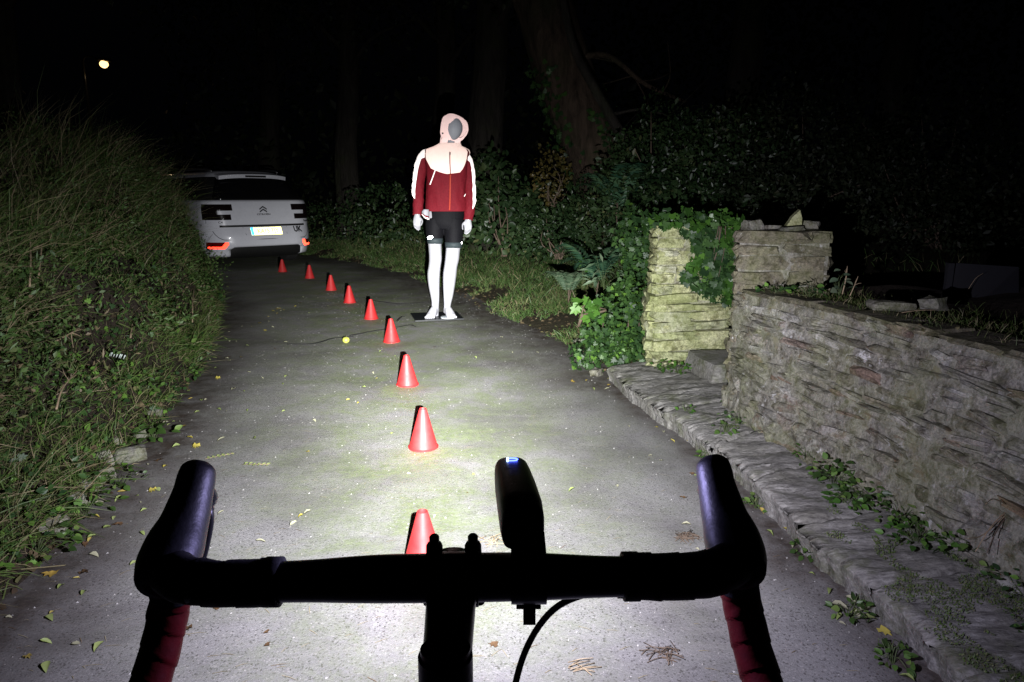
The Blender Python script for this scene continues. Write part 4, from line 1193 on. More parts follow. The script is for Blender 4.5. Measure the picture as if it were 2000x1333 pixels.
# spoiler over the rear window, with its black middle
def spoil(u, v):
    x = u * .565; y = .30 + .10 * abs(u) ** 2.5 + .18 * v; return Vector((x, y, 1.50 + .035 * v - .03 * abs(u) ** 3))
mb = MB()
V, F = grid(lambda u, v: spoil(u, v), np.linspace(-1, 1, 21), np.linspace(0, 1, 4)); V2, F2_ = grid(lambda u, v: spoil(u, v) + Vector((0, .012, -.058 - .012 * v)), np.linspace(-1, 1, 21), np.linspace(0, 1, 4))
o0 = len(V); Vs = V + V2; Fs = F + [tuple(i + o0 for i in f) for f in F2_] + [(i, i + 1, o0 + i + 1, o0 + i) for i in range(20)] + [(0, 21, o0 + 21, o0), (21, 42, o0 + 42, o0 + 21), (42, 63, o0 + 63, o0 + 42), (20, 41, o0 + 41, o0 + 20), (41, 62, o0 + 62, o0 + 41), (62, 83, o0 + 83, o0 + 62)]
sp_o = link("spoiler", from_lists(Vs, Fs, "spoiler", False), M_PAINT, CAR)
mb = MB(); mb.box((.0, .298, 1.468), (.34, .02, .030)); mb.build("brake_light", M_PLASTIC, sp_o, smooth=False, bevel=.004)
# patches on the skin: cells of a (s, z) grid under a mask
def patch(name, s0, s1, z0, z1, mask, m, off, ns=28, nz=20, parent=CAR, th=.012):
    V, F, idx = [], [], {}
    for j in range(nz + 1):
        for i in range(ns + 1):
            s = s0 + (s1 - s0) * i / ns; z = z0 + (z1 - z0) * j / nz; V.append(csurf(s, z) + cnorm(s, z) * off)
    for j in range(nz):
        for i in range(ns):
            u, v = (i + .5) / ns, (j + .5) / nz
            if mask(u, v): a = j * (ns + 1) + i; F.append((a, a + 1, a + ns + 2, a + ns + 1))
    u = sorted(set(i for f in F for i in f)); mp_ = {k: q for q, k in enumerate(u)}
    return shell(name, [V[k] for k in u], [tuple(mp_[k] for k in f) for f in F], m, parent, th)
for sg in (-1, 1):
    # C-shaped tail light: outer block with two arms pointing inwards; u=0 outer end
    def cmask(u, v):
        if v > .58: return u < 1.0 and (u > .05 or v < .85)
        if v < .36: return u < .93
        return u < .52
    tl = patch("tail_light", sg * .99, sg * .50, .775, 1.02, cmask, M_LAMPGLASS, .002)
    # low reflector lamp in the bumper corner: dark red glass and a lit strip along its inner and lower edge
    rf = patch("rear_reflector", sg * 1.0, sg * .63, .325, .425, lambda u, v: v > .0 + .0 * u and (u < .98 - .25 * (1 - v)), M_REDLENS, .003, 40, 20)
    Mlit = retro("lit_red_reflector", (1.0, .035, .016), .85, .32, (.7, .015, .012)) if sg < 0 else bpy.data.materials["lit_red_reflector"]
    patch("lit_strip", sg * 1.0, sg * .63, .325, .425, lambda u, v: (v < .32 and .12 < u < .8) or (abs(u - (.76 + .22 * v)) < .10), Mlit, .012, 44, 22, rf)
# tailgate seam, plate recess strip
M_SEAM = simple("shut_line", (.02, .02, .022), .7)
def line(name, pts, r, m, off=.001):
    C = [csurf(s, z) + cnorm(s, z) * off for s, z in pts]; V, F = loft(crom(C, 40), r, 6); return link(name, from_lists(V, F, name, True), m, CAR)
line("shut_line", [(-.84, .60), (-.80, .53), (-.72, .475), (-.6, .462), (0, .46), (.6, .462), (.72, .475), (.80, .53), (.84, .60), (.86, .68)], .005, M_SEAM)
line("shut_line", [(-.93, .72), (-.92, .80)], .004, M_SEAM)
patch("handle_recess", -.72, .72, .660, .692, lambda u, v: True, M_PLASTIC, .0015, 30, 3)
rc = patch("plate_recess", -.36, .36, .515, .656, lambda u, v: True, M_PAINT, .001, 16, 8, CAR, .002)
line("recess_edge", [(-.37, .655), (-.345, .53)], .004, M_SEAM); line("recess_edge", [(.37, .655), (.345, .53)], .004, M_SEAM)
M_PLATE = retro("yellow_plate", (1.0, .90, .28), .75, .34, (.85, .70, .08))
M_PLATEB = retro("blue_plate_band", (.05, .55, .9), .5, .34, (.02, .2, .5))
PL = patch("number_plate", -.26, .26, .525, .640, lambda u, v: True, M_PLATE, .009, 20, 6, CAR, .006)
patch("plate_band", -.26, -.215, .525, .640, lambda u, v: True, M_PLATEB, .0135, 4, 6, PL, .002)
def text(name, body, s, z, h, m, parent, off, squeeze=1.0, ext=.0012, bold=0.0):
    cu = bpy.data.curves.new(name, 'FONT'); cu.body = body; cu.size = h * 1.38; cu.align_x = 'CENTER'; cu.align_y = 'CENTER'; cu.extrude = ext
    cu.offset = bold; cu.resolution_u = 4; cu.materials.append(m); tmp = bpy.data.objects.new(name, cu); COL.objects.link(tmp)
    dg = bpy.context.evaluated_depsgraph_get(); me = bpy.data.meshes.new_from_object(tmp.evaluated_get(dg)); bpy.data.objects.remove(tmp, do_unlink=True); bpy.data.curves.remove(cu)
    if not me.materials: me.materials.append(m)
    o = link(name, me, None, parent)
    n = cnorm(s, z); p = csurf(s, z) + n * off
    x = (csurf(s + .02, z) - csurf(s - .02, z)).normalized(); y = n.cross(x)
    Mx = Matrix((x, y, n)).transposed().to_4x4(); Mx.translation = p
    o.matrix_local = Mx @ Matrix.Diagonal((squeeze, 1, 1, 1)); return o
M_PLTXT = simple("glare_washed_characters", (.42, .33, .02), .5); M_BLK = simple("black_letters", (.01, .01, .01), .5); M_CHROME = simple("grey_badge", (.035, .037, .04), .3)  # plate letters yellow: glare over black characters put into the colour
text("plate_text", "KA15 TJY", .022, .582, .075, M_PLTXT, PL, .014, .86)
text("country_code", "UK", .555, .598, .10, M_BLK, CAR, .0075, .80, .0012, .005)
def chevron(z):
    mb = MB()
    for sg in (-1, 1):
        a, b = (0, z + .030), (sg * .058, z - .012)
        q = [(0, z + .034), (sg * .060, z - .006), (sg * .060, z - .026), (0, z + .012)]
        P = [csurf(s, zz) + cnorm(s, zz) * .002 for s, zz in q]; P2 = [csurf(s, zz) + cnorm(s, zz) * .012 for s, zz in q]
        mb.add(P + P2, [(0, 1, 2, 3), (4, 5, 6, 7), (0, 1, 5, 4), (1, 2, 6, 5), (2, 3, 7, 6), (3, 0, 4, 7)])
    return mb.build("badge", M_CHROME, CAR, smooth=False)
chevron(.955); chevron(.912)
text("maker_name", "CITRO\u00cbN", 0, .855, .026, M_CHROME, CAR, .0055, 1.5, .001, .001)
text("model_name", "Picasso", .78, .738, .040, M_CHROME, CAR, .0055, .9, .001, .001)
text("model_name", "C4", -.70, .738, .034, M_CHROME, CAR, .0055, 1.2, .001, .001)
mb = MB(); mb.tube([csurf(.14, 1.455) + Vector((0, -.008, 0)), csurf(.14, 1.44) + Vector((0, -.02, 0))], .008, 8); mb.build("washer_jet", M_ALLOY, CAR)
# wheels
for sg in (-1, 1):
    for cy in (.93, 3.6):
        mb = MB(); mb.tube([(sg * .66, cy, .32), (sg * .69, cy, .32), (sg * .84, cy, .32), (sg * .87, cy, .32)], [.29, .32, .32, .29], 32); w = mb.build("wheel", M_TYRE2, CAR, auto=40)
        mb = MB(); mb.tube([(sg * .868, cy, .32), (sg * .876, cy, .32)], [.20, .19], 28); mb.build("rim", M_ALLOY, w, auto=40)
    mb = MB(); mb.tube(crom([(sg * .87, 2.95, 1.05), (sg * 1.0, 2.93, 1.07), (sg * 1.06, 2.95, 1.08)], 6), [(.03, .03), (.07, .08), (.09, .1), (.09, .1), (.07, .08), (.02, .03)], 14); mb.build("door_mirror", M_PAINT, CAR)
# ------------------------------------------------------------------ vegetation
G = lambda *s: [(p, c) for p, c in s]
M_GRASS = leafmat("grass_blades", G((0, (.042, .080, .018)), (.35, (.080, .140, .030)), (.6, (.115, .175, .045)), (.8, (.19, .18, .085)), (1, (.34, .28, .17))), .5, .2, .35)
M_VGRASS = leafmat("verge_grass_blades", G((0, (.040, .090, .022)), (.35, (.072, .138, .035)), (.6, (.10, .175, .05)), (.8, (.20, .21, .09)), (1, (.34, .28, .17))), .5, .2, .35)
M_HEDGE = leafmat("hedge_leaves", G((0, (.028, .060, .016)), (.4, (.055, .110, .026)), (.75, (.09, .155, .042)), (.92, (.12, .13, .05)), (1, (.19, .15, .085))), .5, .2, .35)
M_IVY = leafmat("ivy_leaves", G((0, (.016, .042, .015)), (.5, (.034, .078, .023)), (.8, (.06, .13, .03)), (.93, (.11, .23, .035)), (1, (.15, .30, .05))), .46, .15, .32)
M_IVYB = leafmat("bright_ivy_leaves", G((0, (.028, .075, .014)), (.5, (.05, .13, .022)), (.8, (.085, .20, .03)), (1, (.14, .28, .05))), .38, .2, .45)
M_BROAD = leafmat("broad_leaves", G((0, (.028, .062, .016)), (.5, (.06, .12, .026)), (.85, (.10, .20, .042)), (1, (.18, .27, .07))), .42, .25, .4)
M_SHRUB = leafmat("shrub_leaves", G((0, (.014, .034, .012)), (.5, (.030, .060, .021)), (.85, (.058, .095, .035)), (1, (.11, .12, .05))), .4, .2, .45)
M_FERN = leafmat("fern_fronds", G((0, (.025, .075, .045)), (.5, (.05, .12, .065)), (1, (.09, .17, .085))), .45, .25, .4)
M_PALE = leafmat("pale_weeds", G((0, (.07, .12, .07)), (.6, (.13, .20, .12)), (1, (.22, .28, .18))), .45, .25, .4)
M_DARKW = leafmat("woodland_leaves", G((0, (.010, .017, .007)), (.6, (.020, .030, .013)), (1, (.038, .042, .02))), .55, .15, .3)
M_DRY = simple("dry_stems", (.30, .23, .14), .7, 0, .35, 60)
M_STEM = simple("green_stems", (.07, .10, .035), .6, 0, .3, 60)
M_TWIG = simple("twig_bark", (.11, .08, .055), .8, 0, .3, 40)
def bark(name, a, b, sc=1.0):
    t = NT(name); p = wpos(t)
    q = t.mapping(p, (7 * sc, 7 * sc, 1.6 * sc))
    n = t.noise(1.6, 6, .7, q, .5)
    c = t.ramp(n, [(.3, a), (.62, b)])
    c = t.mix(t.ramp(t.noise(2.2, 5, .6, p), [(.5, 0), (.68, .7)]), c, (.035, .042, .018))
    t.set(c, .92, 0, .2); t.bump(n, 1.0, .06); return t.m
M_BARK = bark("brown_bark", (.022, .016, .012), (.095, .068, .05)); M_BARK2 = bark("grey_bark", (.016, .014, .012), (.045, .04, .034))
def U(a, b, n): return rng.uniform(a, b, n)
def rdir(n): return norm(rng.normal(size=(n, 3)))

# ---- left bank: hedge, long grass, ivy and dock at its foot
def near_u(n, lo, hi, pw=1.7):
    return lo + (hi - lo) * rng.uniform(0, 1, n) ** pw
U0 = 3.2
def bank_leaves(n, d0, d1, T, smin, smax, up, depth, hi=uL * .62, pw=1.6, clump=0):
    u = near_u(n, U0, hi, pw); d = U(d0, d1, n)
    if clump:
        k = vnoise(u * 2.4, d * 5, clump) + .5 * vnoise(u * 6, d * 11, clump + 3); keep = k > 0.0; u, d = u[keep], d[keep]; n = len(u)
    gap = vnoise(u * 2.1, d * 3.4, 40) + .5 * vnoise(u * 5.2, d * 8, 41); keep = (gap > -.42) | (rng.uniform(0, 1, n) < .18); u, d = u[keep], d[keep]; n = len(u)
    P = BANK.pt(u, d); N = BANK.nrm(u, d)
    P = P + N * ((np.abs(U(0, 1, n)) ** 1.8) * depth * (1 + .9 * vnoise(u * 1.7, d * 4, 21)))[:, None]
    D = norm(N * .35 + rdir(n) * .9 + np.array([0, 0, up]))
    Nn = norm(N + rdir(n) * .65)
    r = np.clip(.46 + .36 * vnoise(u * 2, d * 4, 5.5) + .25 * vnoise(u * 7, d * 14, 2.5) + rng.normal(0, .22, n), 0, 1)
    return leaves(T, P, D, Nn, U(smin, smax, n), r)
def bank_blades(n, d0, d1, lmin, lmax, w, lean, pw=1.6, hi=uL * .66, dry=.12, up=.7):
    u = near_u(n, U0, hi, pw); d = U(d0, d1, n)
    gap = vnoise(u * 2.1, d * 3.4, 40) + .5 * vnoise(u * 5.2, d * 8, 41); keep = (gap > -.38) | (rng.uniform(0, 1, n) < .12); u, d = u[keep], d[keep]; n = len(u)
    P = BANK.pt(u, d); N = BANK.nrm(u, d)
    D = norm(N * .45 + np.array([0, 0, up]) + rdir(n) * .95 + np.array(lean) * .5)
    bend = np.array([0, 0, -.25]) * U(.2, 1.4, n)[:, None] + np.array(lean)[None] * .3 + N * .1
    r = np.clip(.42 + .25 * vnoise(u * 1.5, d * 3, 9) + rng.normal(0, .16, n), 0, .78); r = np.where(rng.uniform(0, 1, n) < dry, U(.8, 1, n), r)
    return blades(P, D, U(lmin, lmax, n) * (1 + .5 * vnoise(u * 1.3, d * 2.2, 44)), U(w * .6, w * 1.4, n), bend, r)
hg = cat_mesh("hedge", [bank_leaves(36000, .30, 2.2, T_SMALL, .014, .036, .15, .20), bank_leaves(16000, .25, 2.2, T_SMALL, .02, .042, .15, .20, uL * .62, 1.6, 3.3), bank_leaves(30000, .25, 2.2, T_NARROW, .022, .055, .2, .22)])
hedge = link("hedge", hg, M_HEDGE); tag(hedge, 'rough overgrown hedge covering the left bank above the lane', 'hedge', None, 'stuff')
gr = cat_mesh("bank_grass", [bank_blades(36000, .02, 1.0, .04, .15, .0015, (.15, -.1, 0), 1.6, uL * .66, .22, .45), bank_blades(20000, .4, 2.4, .08, .24, .0011, (.25, -.12, .15), 1.5, uL * .66, .35, .5), bank_blades(30000, .06, 1.5, .09, .26, .0017, (.3, -.2, .1), 1.5, uL * .66, .16, .4), bank_blades(5200, .5, 2.2, .25, .60, .0013, (.55, -.1, .35), 1.4, uL * .66, .6, .8)])
tag(link("bank_grass", gr, M_GRASS), 'long wispy grass growing through the hedge on the left bank', 'grass', None, 'stuff')
iv = cat_mesh("ground_ivy", [bank_leaves(5600, .03, .62, T_IVY, .014, .034, .1, .06, uL * .6, 1.7, 2.0), bank_leaves(2600, .02, .4, T_OVAL, .02, .042, .2, .05, uL * .6, 1.7, 7.0)])
tag(link("ground_ivy", iv, M_IVY), 'ivy and low leaves trailing over the foot of the left bank', 'ivy', None, 'stuff')
def twig_mesh(pts, r, name, m, parent=None, sub=0, seed=0):
    rs = np.random.default_rng(seed); mb = MB(); C = crom(pts, 14); mb.tube(C, np.linspace(r, r * .45, 14), 6)
    for k in range(sub):
        i = rs.integers(3, 12); d = (C[-1] - C[0]); L = np.linalg.norm(d); d = norm(d / L + rs.normal(0, .6, 3)); q = C[i] + d * L * rs.uniform(.15, .4); m_ = (C[i] + q) / 2 + rs.normal(0, .02 * L, 3)
        mb.tube(crom([C[i], m_, q], 7), np.linspace(r * .55, r * .25, 7), 5)
    return mb.build(name, m, parent)
def bp(px, py, off=.1):
    """point on the bank face under a photo pixel (marching along the ray)"""
    d = ray(px, py); best = None
    for t in np.arange(1.2, 14, .03):
        p = Vector((0, 0, CAM_H)) + d * t
        k = int(np.argmin((LEFT_C[:, 0] - p.x) ** 2 + (LEFT_C[:, 1] - p.y) ** 2)); dd = (Vector((p.x - LEFT_C[k, 0], p.y - LEFT_C[k, 1]))).dot(Vector(BANK.N[k]))
        z = np.interp(dd / np.interp(p.y, *BANK.ks), *BANK.prof) if dd > 0 else 0
        if p.z < z + off: return p
    return Vector((0, 0, CAM_H)) + d * 6
tw = [((180, 450), (215, 462), (220, 495), 'pale bent dead stem sticking out near the top left of the hedge'), ((108, 668), (140, 650), (158, 640), 'straight pale twig low on the far left of the hedge'), ((175, 458), (200, 448), (235, 405), 'bleached branch rising to the right in the middle of the hedge'),
      ((268, 625), (310, 620), (352, 612), 'thin pale stem lying across the hedge near the road bend'), ((376, 630), (379, 560), (392, 500), 'tall thin stem standing at the hedge end before the car'), ((75, 545), (82, 480), (88, 430), 'upright dead stalk beside the brown patch on the far left'), ((255, 660), (262, 610), (272, 560), 'upright grey weed stalk in the middle of the hedge'), ((110, 800), (122, 760), (152, 722), 'curled grey dead stem above the left bank rocks'), ((58, 560), (60, 500), (56, 420), 'pale twiggy stalk at the left picture edge')]
for i, (a, b, c, l) in enumerate(tw):
    o = twig_mesh([bp(*a, .12), bp(*b, .16), bp(*c, .15)], .0045, "dead_stem", M_DRY, None, 4, i); tag(o, l, 'stem', 'dead stems in the hedge')
# leafy plants on the bank
def plant(name, label, c, n, T, smin, smax, h, spread, m, group=None, lean=(0, 0, 0), seed=0, cat='plant', rlo=0, rhi=1, stems=True):
    rs = np.random.default_rng(seed + 100); c = np.array(c, float)
    az = rs.uniform(0, 2 * math.pi, n); hh = rs.uniform(.1, 1, n); rad = spread * np.sqrt(rs.uniform(.02, 1, n))
    P = c + np.stack([np.cos(az) * rad, np.sin(az) * rad, h * hh * (1.05 - .5 * (rad / spread) ** 2)], 1) + np.array(lean) * hh[:, None]
    D = norm(np.stack([np.cos(az), np.sin(az), rs.uniform(-.3, .5, n)], 1) + rs.normal(0, .3, (n, 3)))
    N = norm(np.stack([np.cos(az) * .3, np.sin(az) * .3 - .25, np.full(n, .9)], 1) + rs.normal(0, .35, (n, 3)))
    root = empty(name, tuple(c)); tag(root, label, cat, group)
    v, f, r = leaves(T, P - c, D, N, rs.uniform(smin, smax, n), rs.uniform(rlo, rhi, n))
    o = link("leaves", tri_mesh(name, v, f, r), m, root)
    if stems:
        mb = MB()
        for k in range(min(n, 10)):
            q = P[k] - c; mb.tube(crom([(0, 0, -.02), q * .5 + rs.normal(0, .01, 3) + np.array((0, 0, .02)), q], 6), [.0014, .0013, .0012, .0011, .001, .0008], 4)
        mb.build("stem", M_STEM, root)
    return root
for i, (px, py, n, s, h, sp, l) in enumerate([(340, 690, 16, .085, .10, .13, 'bright green dock plant leaning over the lane below the hedge'), (300, 855, 9, .085, .07, .10, 'big leaved dock growing between the left bank rocks'), (285, 765, 10, .06, .07, .08, 'small bright leaved weed above the left bank rocks'), (360, 735, 12, .05, .05, .09, 'low green weed at the road edge before the dock'), (235, 945, 14, .05, .05, .10, 'creeping green weed at the nearest left bank rocks'), (165, 1000, 16, .05, .06, .12, 'ivy clump spilling onto the lane on the near left'), (70, 1075, 18, .055, .07, .14, 'yellow green leafy clump at the lower left bank edge'), (40, 1010, 18, .05, .09, .14, 'dark leaved bramble on the lower left bank')]):
    p = bp(px, py, .03)
    plant("weed", l, p, n * 3, T_OVAL, s * .35, s * .75, h, sp, M_BROAD if i != 7 else M_IVY, seed=i)

# ---- right verge grass
def verge_blades(n, d0, d1, lmin, lmax, w, hi, dry=.2, pw=1.3, lo=0.1):
    u = near_u(n, lo, hi, pw); d = d0 + (d1 - d0) * U(0, 1, n) ** 1.3
    k = vnoise(u * 2.2, d * 2.2, 11) + .5 * vnoise(u * 6, d * 6, 12) + (d - .25) * 1.5; keep = k > -.15; u, d = u[keep], d[keep]; n = len(u)
    P = VERGE.pt(u, d); D = norm(np.array([0, 0, .8]) + rdir(n) * .7)
    r = np.clip(.45 + .25 * vnoise(u * 1.8, d * 2, 4) + rng.normal(0, .15, n), 0, .78); r = np.where(rng.uniform(0, 1, n) < dry, U(.8, 1, n), r)
    return blades(P, D, U(lmin, lmax, n), U(w * .6, w * 1.4, n), np.array([0, 0, -.3]) * U(.2, 1.5, n)[:, None] + rdir(n) * .15, r)
vg = cat_mesh("verge_grass", [verge_blades(50000, .0, 2.8, .04, .13, .0026, uR * .55, .08), verge_blades(14000, .4, 3.5, .1, .26, .0028, uR * .6, .2)])
tag(link("verge_grass", vg, M_VGRASS), 'short rough grass on the right verge behind the mannequin', 'grass', None, 'stuff')

# ---- shrubs and undergrowth
def bush(name, label, blobs, n, T, smin, smax, m, cat='bush', up=.15, group=None, stems=8, base=None, seed=0, inner=.55):
    """blobs: list of (centre, radii)"""
    rs = np.random.default_rng(seed + 50)
    vol = np.array([r[0] * r[1] * r[2] for c, r in blobs]); cnt = (vol ** .67 / (vol ** .67).sum() * n).astype(int)
    Ps, Ns = [], []
    for (c, r), k in zip(blobs, cnt):
        d = norm(rs.normal(size=(k, 3))); rad = inner + (1 - inner) * rs.uniform(0, 1, k) ** .6
        rad = rad * (1 + .36 * vnoise(d[:, 0] * 2.1 + c[0] * 3, d[:, 1] * 2.1 + c[2], d[:, 2] * 2.1) + .16 * vnoise(d[:, 0] * 5 + c[1], d[:, 1] * 5, d[:, 2] * 5))
        Ps.append(np.array(c) + d * rad[:, None] * np.array(r)); Ns.append(d)
    P, N = np.concatenate(Ps), np.concatenate(Ns)
    b0 = np.array(base if base is not None else (blobs[0][0][0], blobs[0][0][1], max(0, blobs[0][0][2] - blobs[0][1][2])))
    keep = P[:, 2] > b0[2] - .02; P, N = P[keep], N[keep]; n = len(P)
    D = norm(N * .5 + rs.normal(size=(n, 3)) * .8 + np.array([0, 0, up - .2])); Nn = norm(N * .8 + np.array([0, -.2, .35]) + rs.normal(size=(n, 3)) * .5)
    rnd = np.clip(.45 + .3 * vnoise(P[:, 0] * 4, P[:, 1] * 4, P[:, 2] * 4) + rs.normal(0, .2, n), 0, 1)
    v, f, r = leaves(T, P - b0, D, Nn, smin + (smax - smin) * rs.uniform(0, 1, n) ** 1.8, rnd)
    root = empty(name, tuple(b0)); tag(root, label, cat, group)
    link("foliage", tri_mesh(name, v, f, r), m, root)
    mb = MB()
    for k in range(stems):
        c, r_ = blobs[0]; q = np.array(c) + rs.normal(0, .45, 3) * np.array(r_) - b0
        mb.tube(crom([rs.normal(0, .03, 3) * np.array((1, 1, 0)), q * .5 + rs.normal(0, .05, 3), q], 8), np.linspace(.012, .003, 8), 6)
    mb.build("stem", M_TWIG, root)
    return root
def A(px, py, Y): return tuple(at(px, py, Y))
bush("shrub", 'leafy shrub just right of the mannequin with large rounded leaves', [(A(985, 420, 8.4), (.45, .4, .5)), (A(950, 350, 8.9), (.3, .3, .35)), (A(1030, 420, 8.6), (.35, .3, .38))], 1500, T_OVAL, .06, .11, M_SHRUB, seed=1)
bush("undergrowth", 'dark low undergrowth at the foot of the big leaning trunk', [(A(1090, 455, 7.9), (.45, .35, .3)), (A(1160, 440, 7.6), (.4, .4, .45))], 3600, T_SMALL, .03, .08, M_SHRUB, seed=2)
bush("yellow_bush", 'ochre leaved bush on the left side of the big trunk', [(A(1080, 345, 8.1), (.22, .2, .32))], 420, T_OVAL, .03, .06, leafmat("ochre_leaves", G((0, (.06, .06, .015)), (1, (.14, .10, .03)))), seed=3)
bush("ivy_bush", 'dense ivy mound at the left foot of the far pillar', [(A(1215, 640, 4.75), (.24, .28, .26)), (A(1250, 560, 4.85), (.13, .2, .36)), (A(1180, 690, 4.6), (.20, .2, .14)), (A(1245, 470, 5.0), (.14, .22, .22)), (A(1235, 690, 4.45), (.14, .12, .14))], 4200, T_IVY, .022, .048, M_IVY, seed=4, inner=.7)
bush("leafy_branch", 'bright lobed leaves sticking out of the ivy towards the lane', [(A(1150, 600, 4.55), (.07, .07, .05)), (A(1160, 625, 4.5), (.06, .06, .05))], 40, T_IVY, .05, .085, M_IVYB, seed=5, stems=3)
bush("hedge_bush", 'dark bushy growth behind the far pillar', [(A(1300, 330, 6.6), (.6, .5, .55)), (A(1420, 320, 6.4), (.55, .5, .5)), (A(1240, 390, 6.2), (.35, .35, .35)), (A(1340, 405, 5.9), (.5, .35, .25))], 11000, T_SMALL, .03, .075, M_SHRUB, seed=6)
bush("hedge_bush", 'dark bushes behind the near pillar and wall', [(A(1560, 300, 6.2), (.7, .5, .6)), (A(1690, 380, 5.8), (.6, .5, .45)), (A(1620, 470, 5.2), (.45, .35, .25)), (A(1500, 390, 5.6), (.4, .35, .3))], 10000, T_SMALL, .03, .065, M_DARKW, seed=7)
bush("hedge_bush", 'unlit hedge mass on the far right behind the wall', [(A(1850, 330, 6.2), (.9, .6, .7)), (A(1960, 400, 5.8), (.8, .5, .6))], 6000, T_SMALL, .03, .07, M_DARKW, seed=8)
bush("bramble", 'tangled bramble under the bushes at the back of the grass verge', [(A(880, 430, 10.5), (.6, .5, .45)), (A(760, 420, 12.0), (.8, .5, .5)), (A(650, 440, 14), (1.0, .5, .45))], 3600, T_SMALL, .05, .11, M_SHRUB, seed=9)
# ferns: a few arching fronds
def fern(label, c, n, L, m, seed):
    rs = np.random.default_rng(seed); c = np.array(c, float); root = empty("fern", tuple(c)); tag(root, label, 'fern')
    for k in range(n):
        az = 2 * math.pi * k / n + rs.uniform(-.3, .3); el = rs.uniform(.9, 1.3); Lk = L * rs.uniform(.75, 1.1)
        d = np.array((math.cos(az), math.sin(az), 0.0))
        C = crom([(0, 0, 0), d * Lk * .25 + np.array((0, 0, Lk * .5 * el)), d * Lk * .6 + np.array((0, 0, Lk * .72 * el)), d * Lk * .95 + np.array((0, 0, Lk * .6 * el))], 26)
        T = norm(np.gradient(C, axis=0)); B = norm(np.cross(T, (0, 0, 1.0))); N = np.cross(B, T)
        i = np.arange(5, 26); w = .30 * Lk * np.sin(np.linspace(.5, math.pi * .98, 21)) + .008
        P = np.concatenate([C[i], C[i]]); D = np.concatenate([B[i] + T[i] * .45, -B[i] + T[i] * .45]); NN = np.concatenate([N[i], N[i]]); s = np.concatenate([w, w])
        v, f, r = leaves(T_NARROW, P, D, NN, s, rs.uniform(0, 1, len(P)))
        o = link("frond", tri_mesh("frond", v, f, r), m, root)
    mb = MB()
    for k in range(3): mb.tube([(0, 0, -.03), (rs.normal(0, .02), rs.normal(0, .02), L * .3)], .004, 5)
    mb.build("stem", M_TWIG, root)
fern('tall bluish fern in front of the big trunk', A(1165, 570, 5.5), 8, .42, M_FERN, 1)
fern('smaller fern tuft at the left of the ivy mound', A(1110, 585, 5.9), 7, .34, M_PALE, 2)
fern('feathery fern hanging beside the trunk above the ivy', A(1205, 430, 6.2), 8, .5, M_FERN, 3)
plant("weed", 'pale thistle like weed standing above the ivy mound', A(1180, 560, 4.9), 26, T_NARROW, .06, .11, .28, .12, M_PALE, seed=20)
plant("weed", 'yellow green sprig at the fern stem', A(1140, 560, 5.4), 8, T_OVAL, .03, .05, .3, .03, M_IVYB, seed=21)

# ---- ivy on the far pillar
def ivy_pillar():
    rs = np.random.default_rng(33); n = 2600
    # front face coordinates: u 0..1 left-right, z
    u = rs.uniform(0, 1.05, n); z = rs.uniform(.38, 1.08, n)
    edge = np.interp(z, [.40, .52, .62, .70, .80, .90, .95, 1.1], [1.05, .72, .40, .42, .48, .40, .25, -.1]) + .09 * vnoise(z * 9, u * 3, 2)
    low = np.interp(u, [0, .25, .5, .75, 1.05], [.98, .66, .52, .46, .42]) + .05 * vnoise(u * 7, 3, 1)
    keep = (u > edge) & (z > low) | (z > .955)
    gap = vnoise(u * 6, z * 9, 7) + .4 * vnoise(u * 15, z * 21, 3) < -.62; keep &= ~gap
    u, z = u[keep], z[keep]; n = len(u)
    Ax, Bx = np.array((.895, 4.27)), np.array((1.40, 4.37)); nrm = np.array((.194, -.981))
    depth = np.abs(rs.normal(0, .035, n)) + .012
    top = z > .955; back = np.where(top, rs.uniform(-.05, .4, n), 0)
    P = np.stack([Ax[0] + (Bx[0] - Ax[0]) * u, Ax[1] + (Bx[1] - Ax[1]) * u], 1) + nrm * (depth - back)[:, None]
    P = np.concatenate([P, np.where(top, .965 + np.abs(rs.normal(0, .045, n)), z)[:, None]], 1)
    N = norm(np.array((.15, -.9, .35)) + rs.normal(0, .42, (n, 3))); D = norm(np.array((0, -.15, -.75)) + rs.normal(0, .5, (n, 3)))
    bright = (vnoise(P[:, 0] * 8, P[:, 2] * 8, 1) > .35) | (top & (rs.uniform(0, 1, n) < .5)); rnd = np.clip(rs.normal(.4, .22, n), 0, 1)
    root = empty("ivy", (1.15, 4.3, .55)); tag(root, 'ivy hanging over the top and right half of the far gate pillar', 'ivy')
    o0 = np.array((1.15, 4.3, .55)); size = rs.uniform(.026, .058, n)
    for msk, m, nm in ((~bright, M_IVY, "dark_leaves"), (bright, M_IVYB, "bright_leaves")):
        v, f, r = leaves(T_IVY, P[msk] - o0, D[msk], N[msk], size[msk], rnd[msk]); link(nm, tri_mesh(nm, v, f, r), m, root)
    mb = MB()
    for k in range(4):
        x0 = rs.uniform(1.22, 1.38); q = [(x0 - 1.15, 4.27 - 4.3, .42), (x0 - 1.15 - rs.uniform(0, .03), -.04, .28), (x0 - 1.17 - rs.uniform(0, .03), -.04, rs.uniform(.1, .2))]
        mb.tube(crom(q, 9), np.linspace(.0035, .0015, 9), 6)
    mb.build("stem", M_TWIG, root)
ivy_pillar()
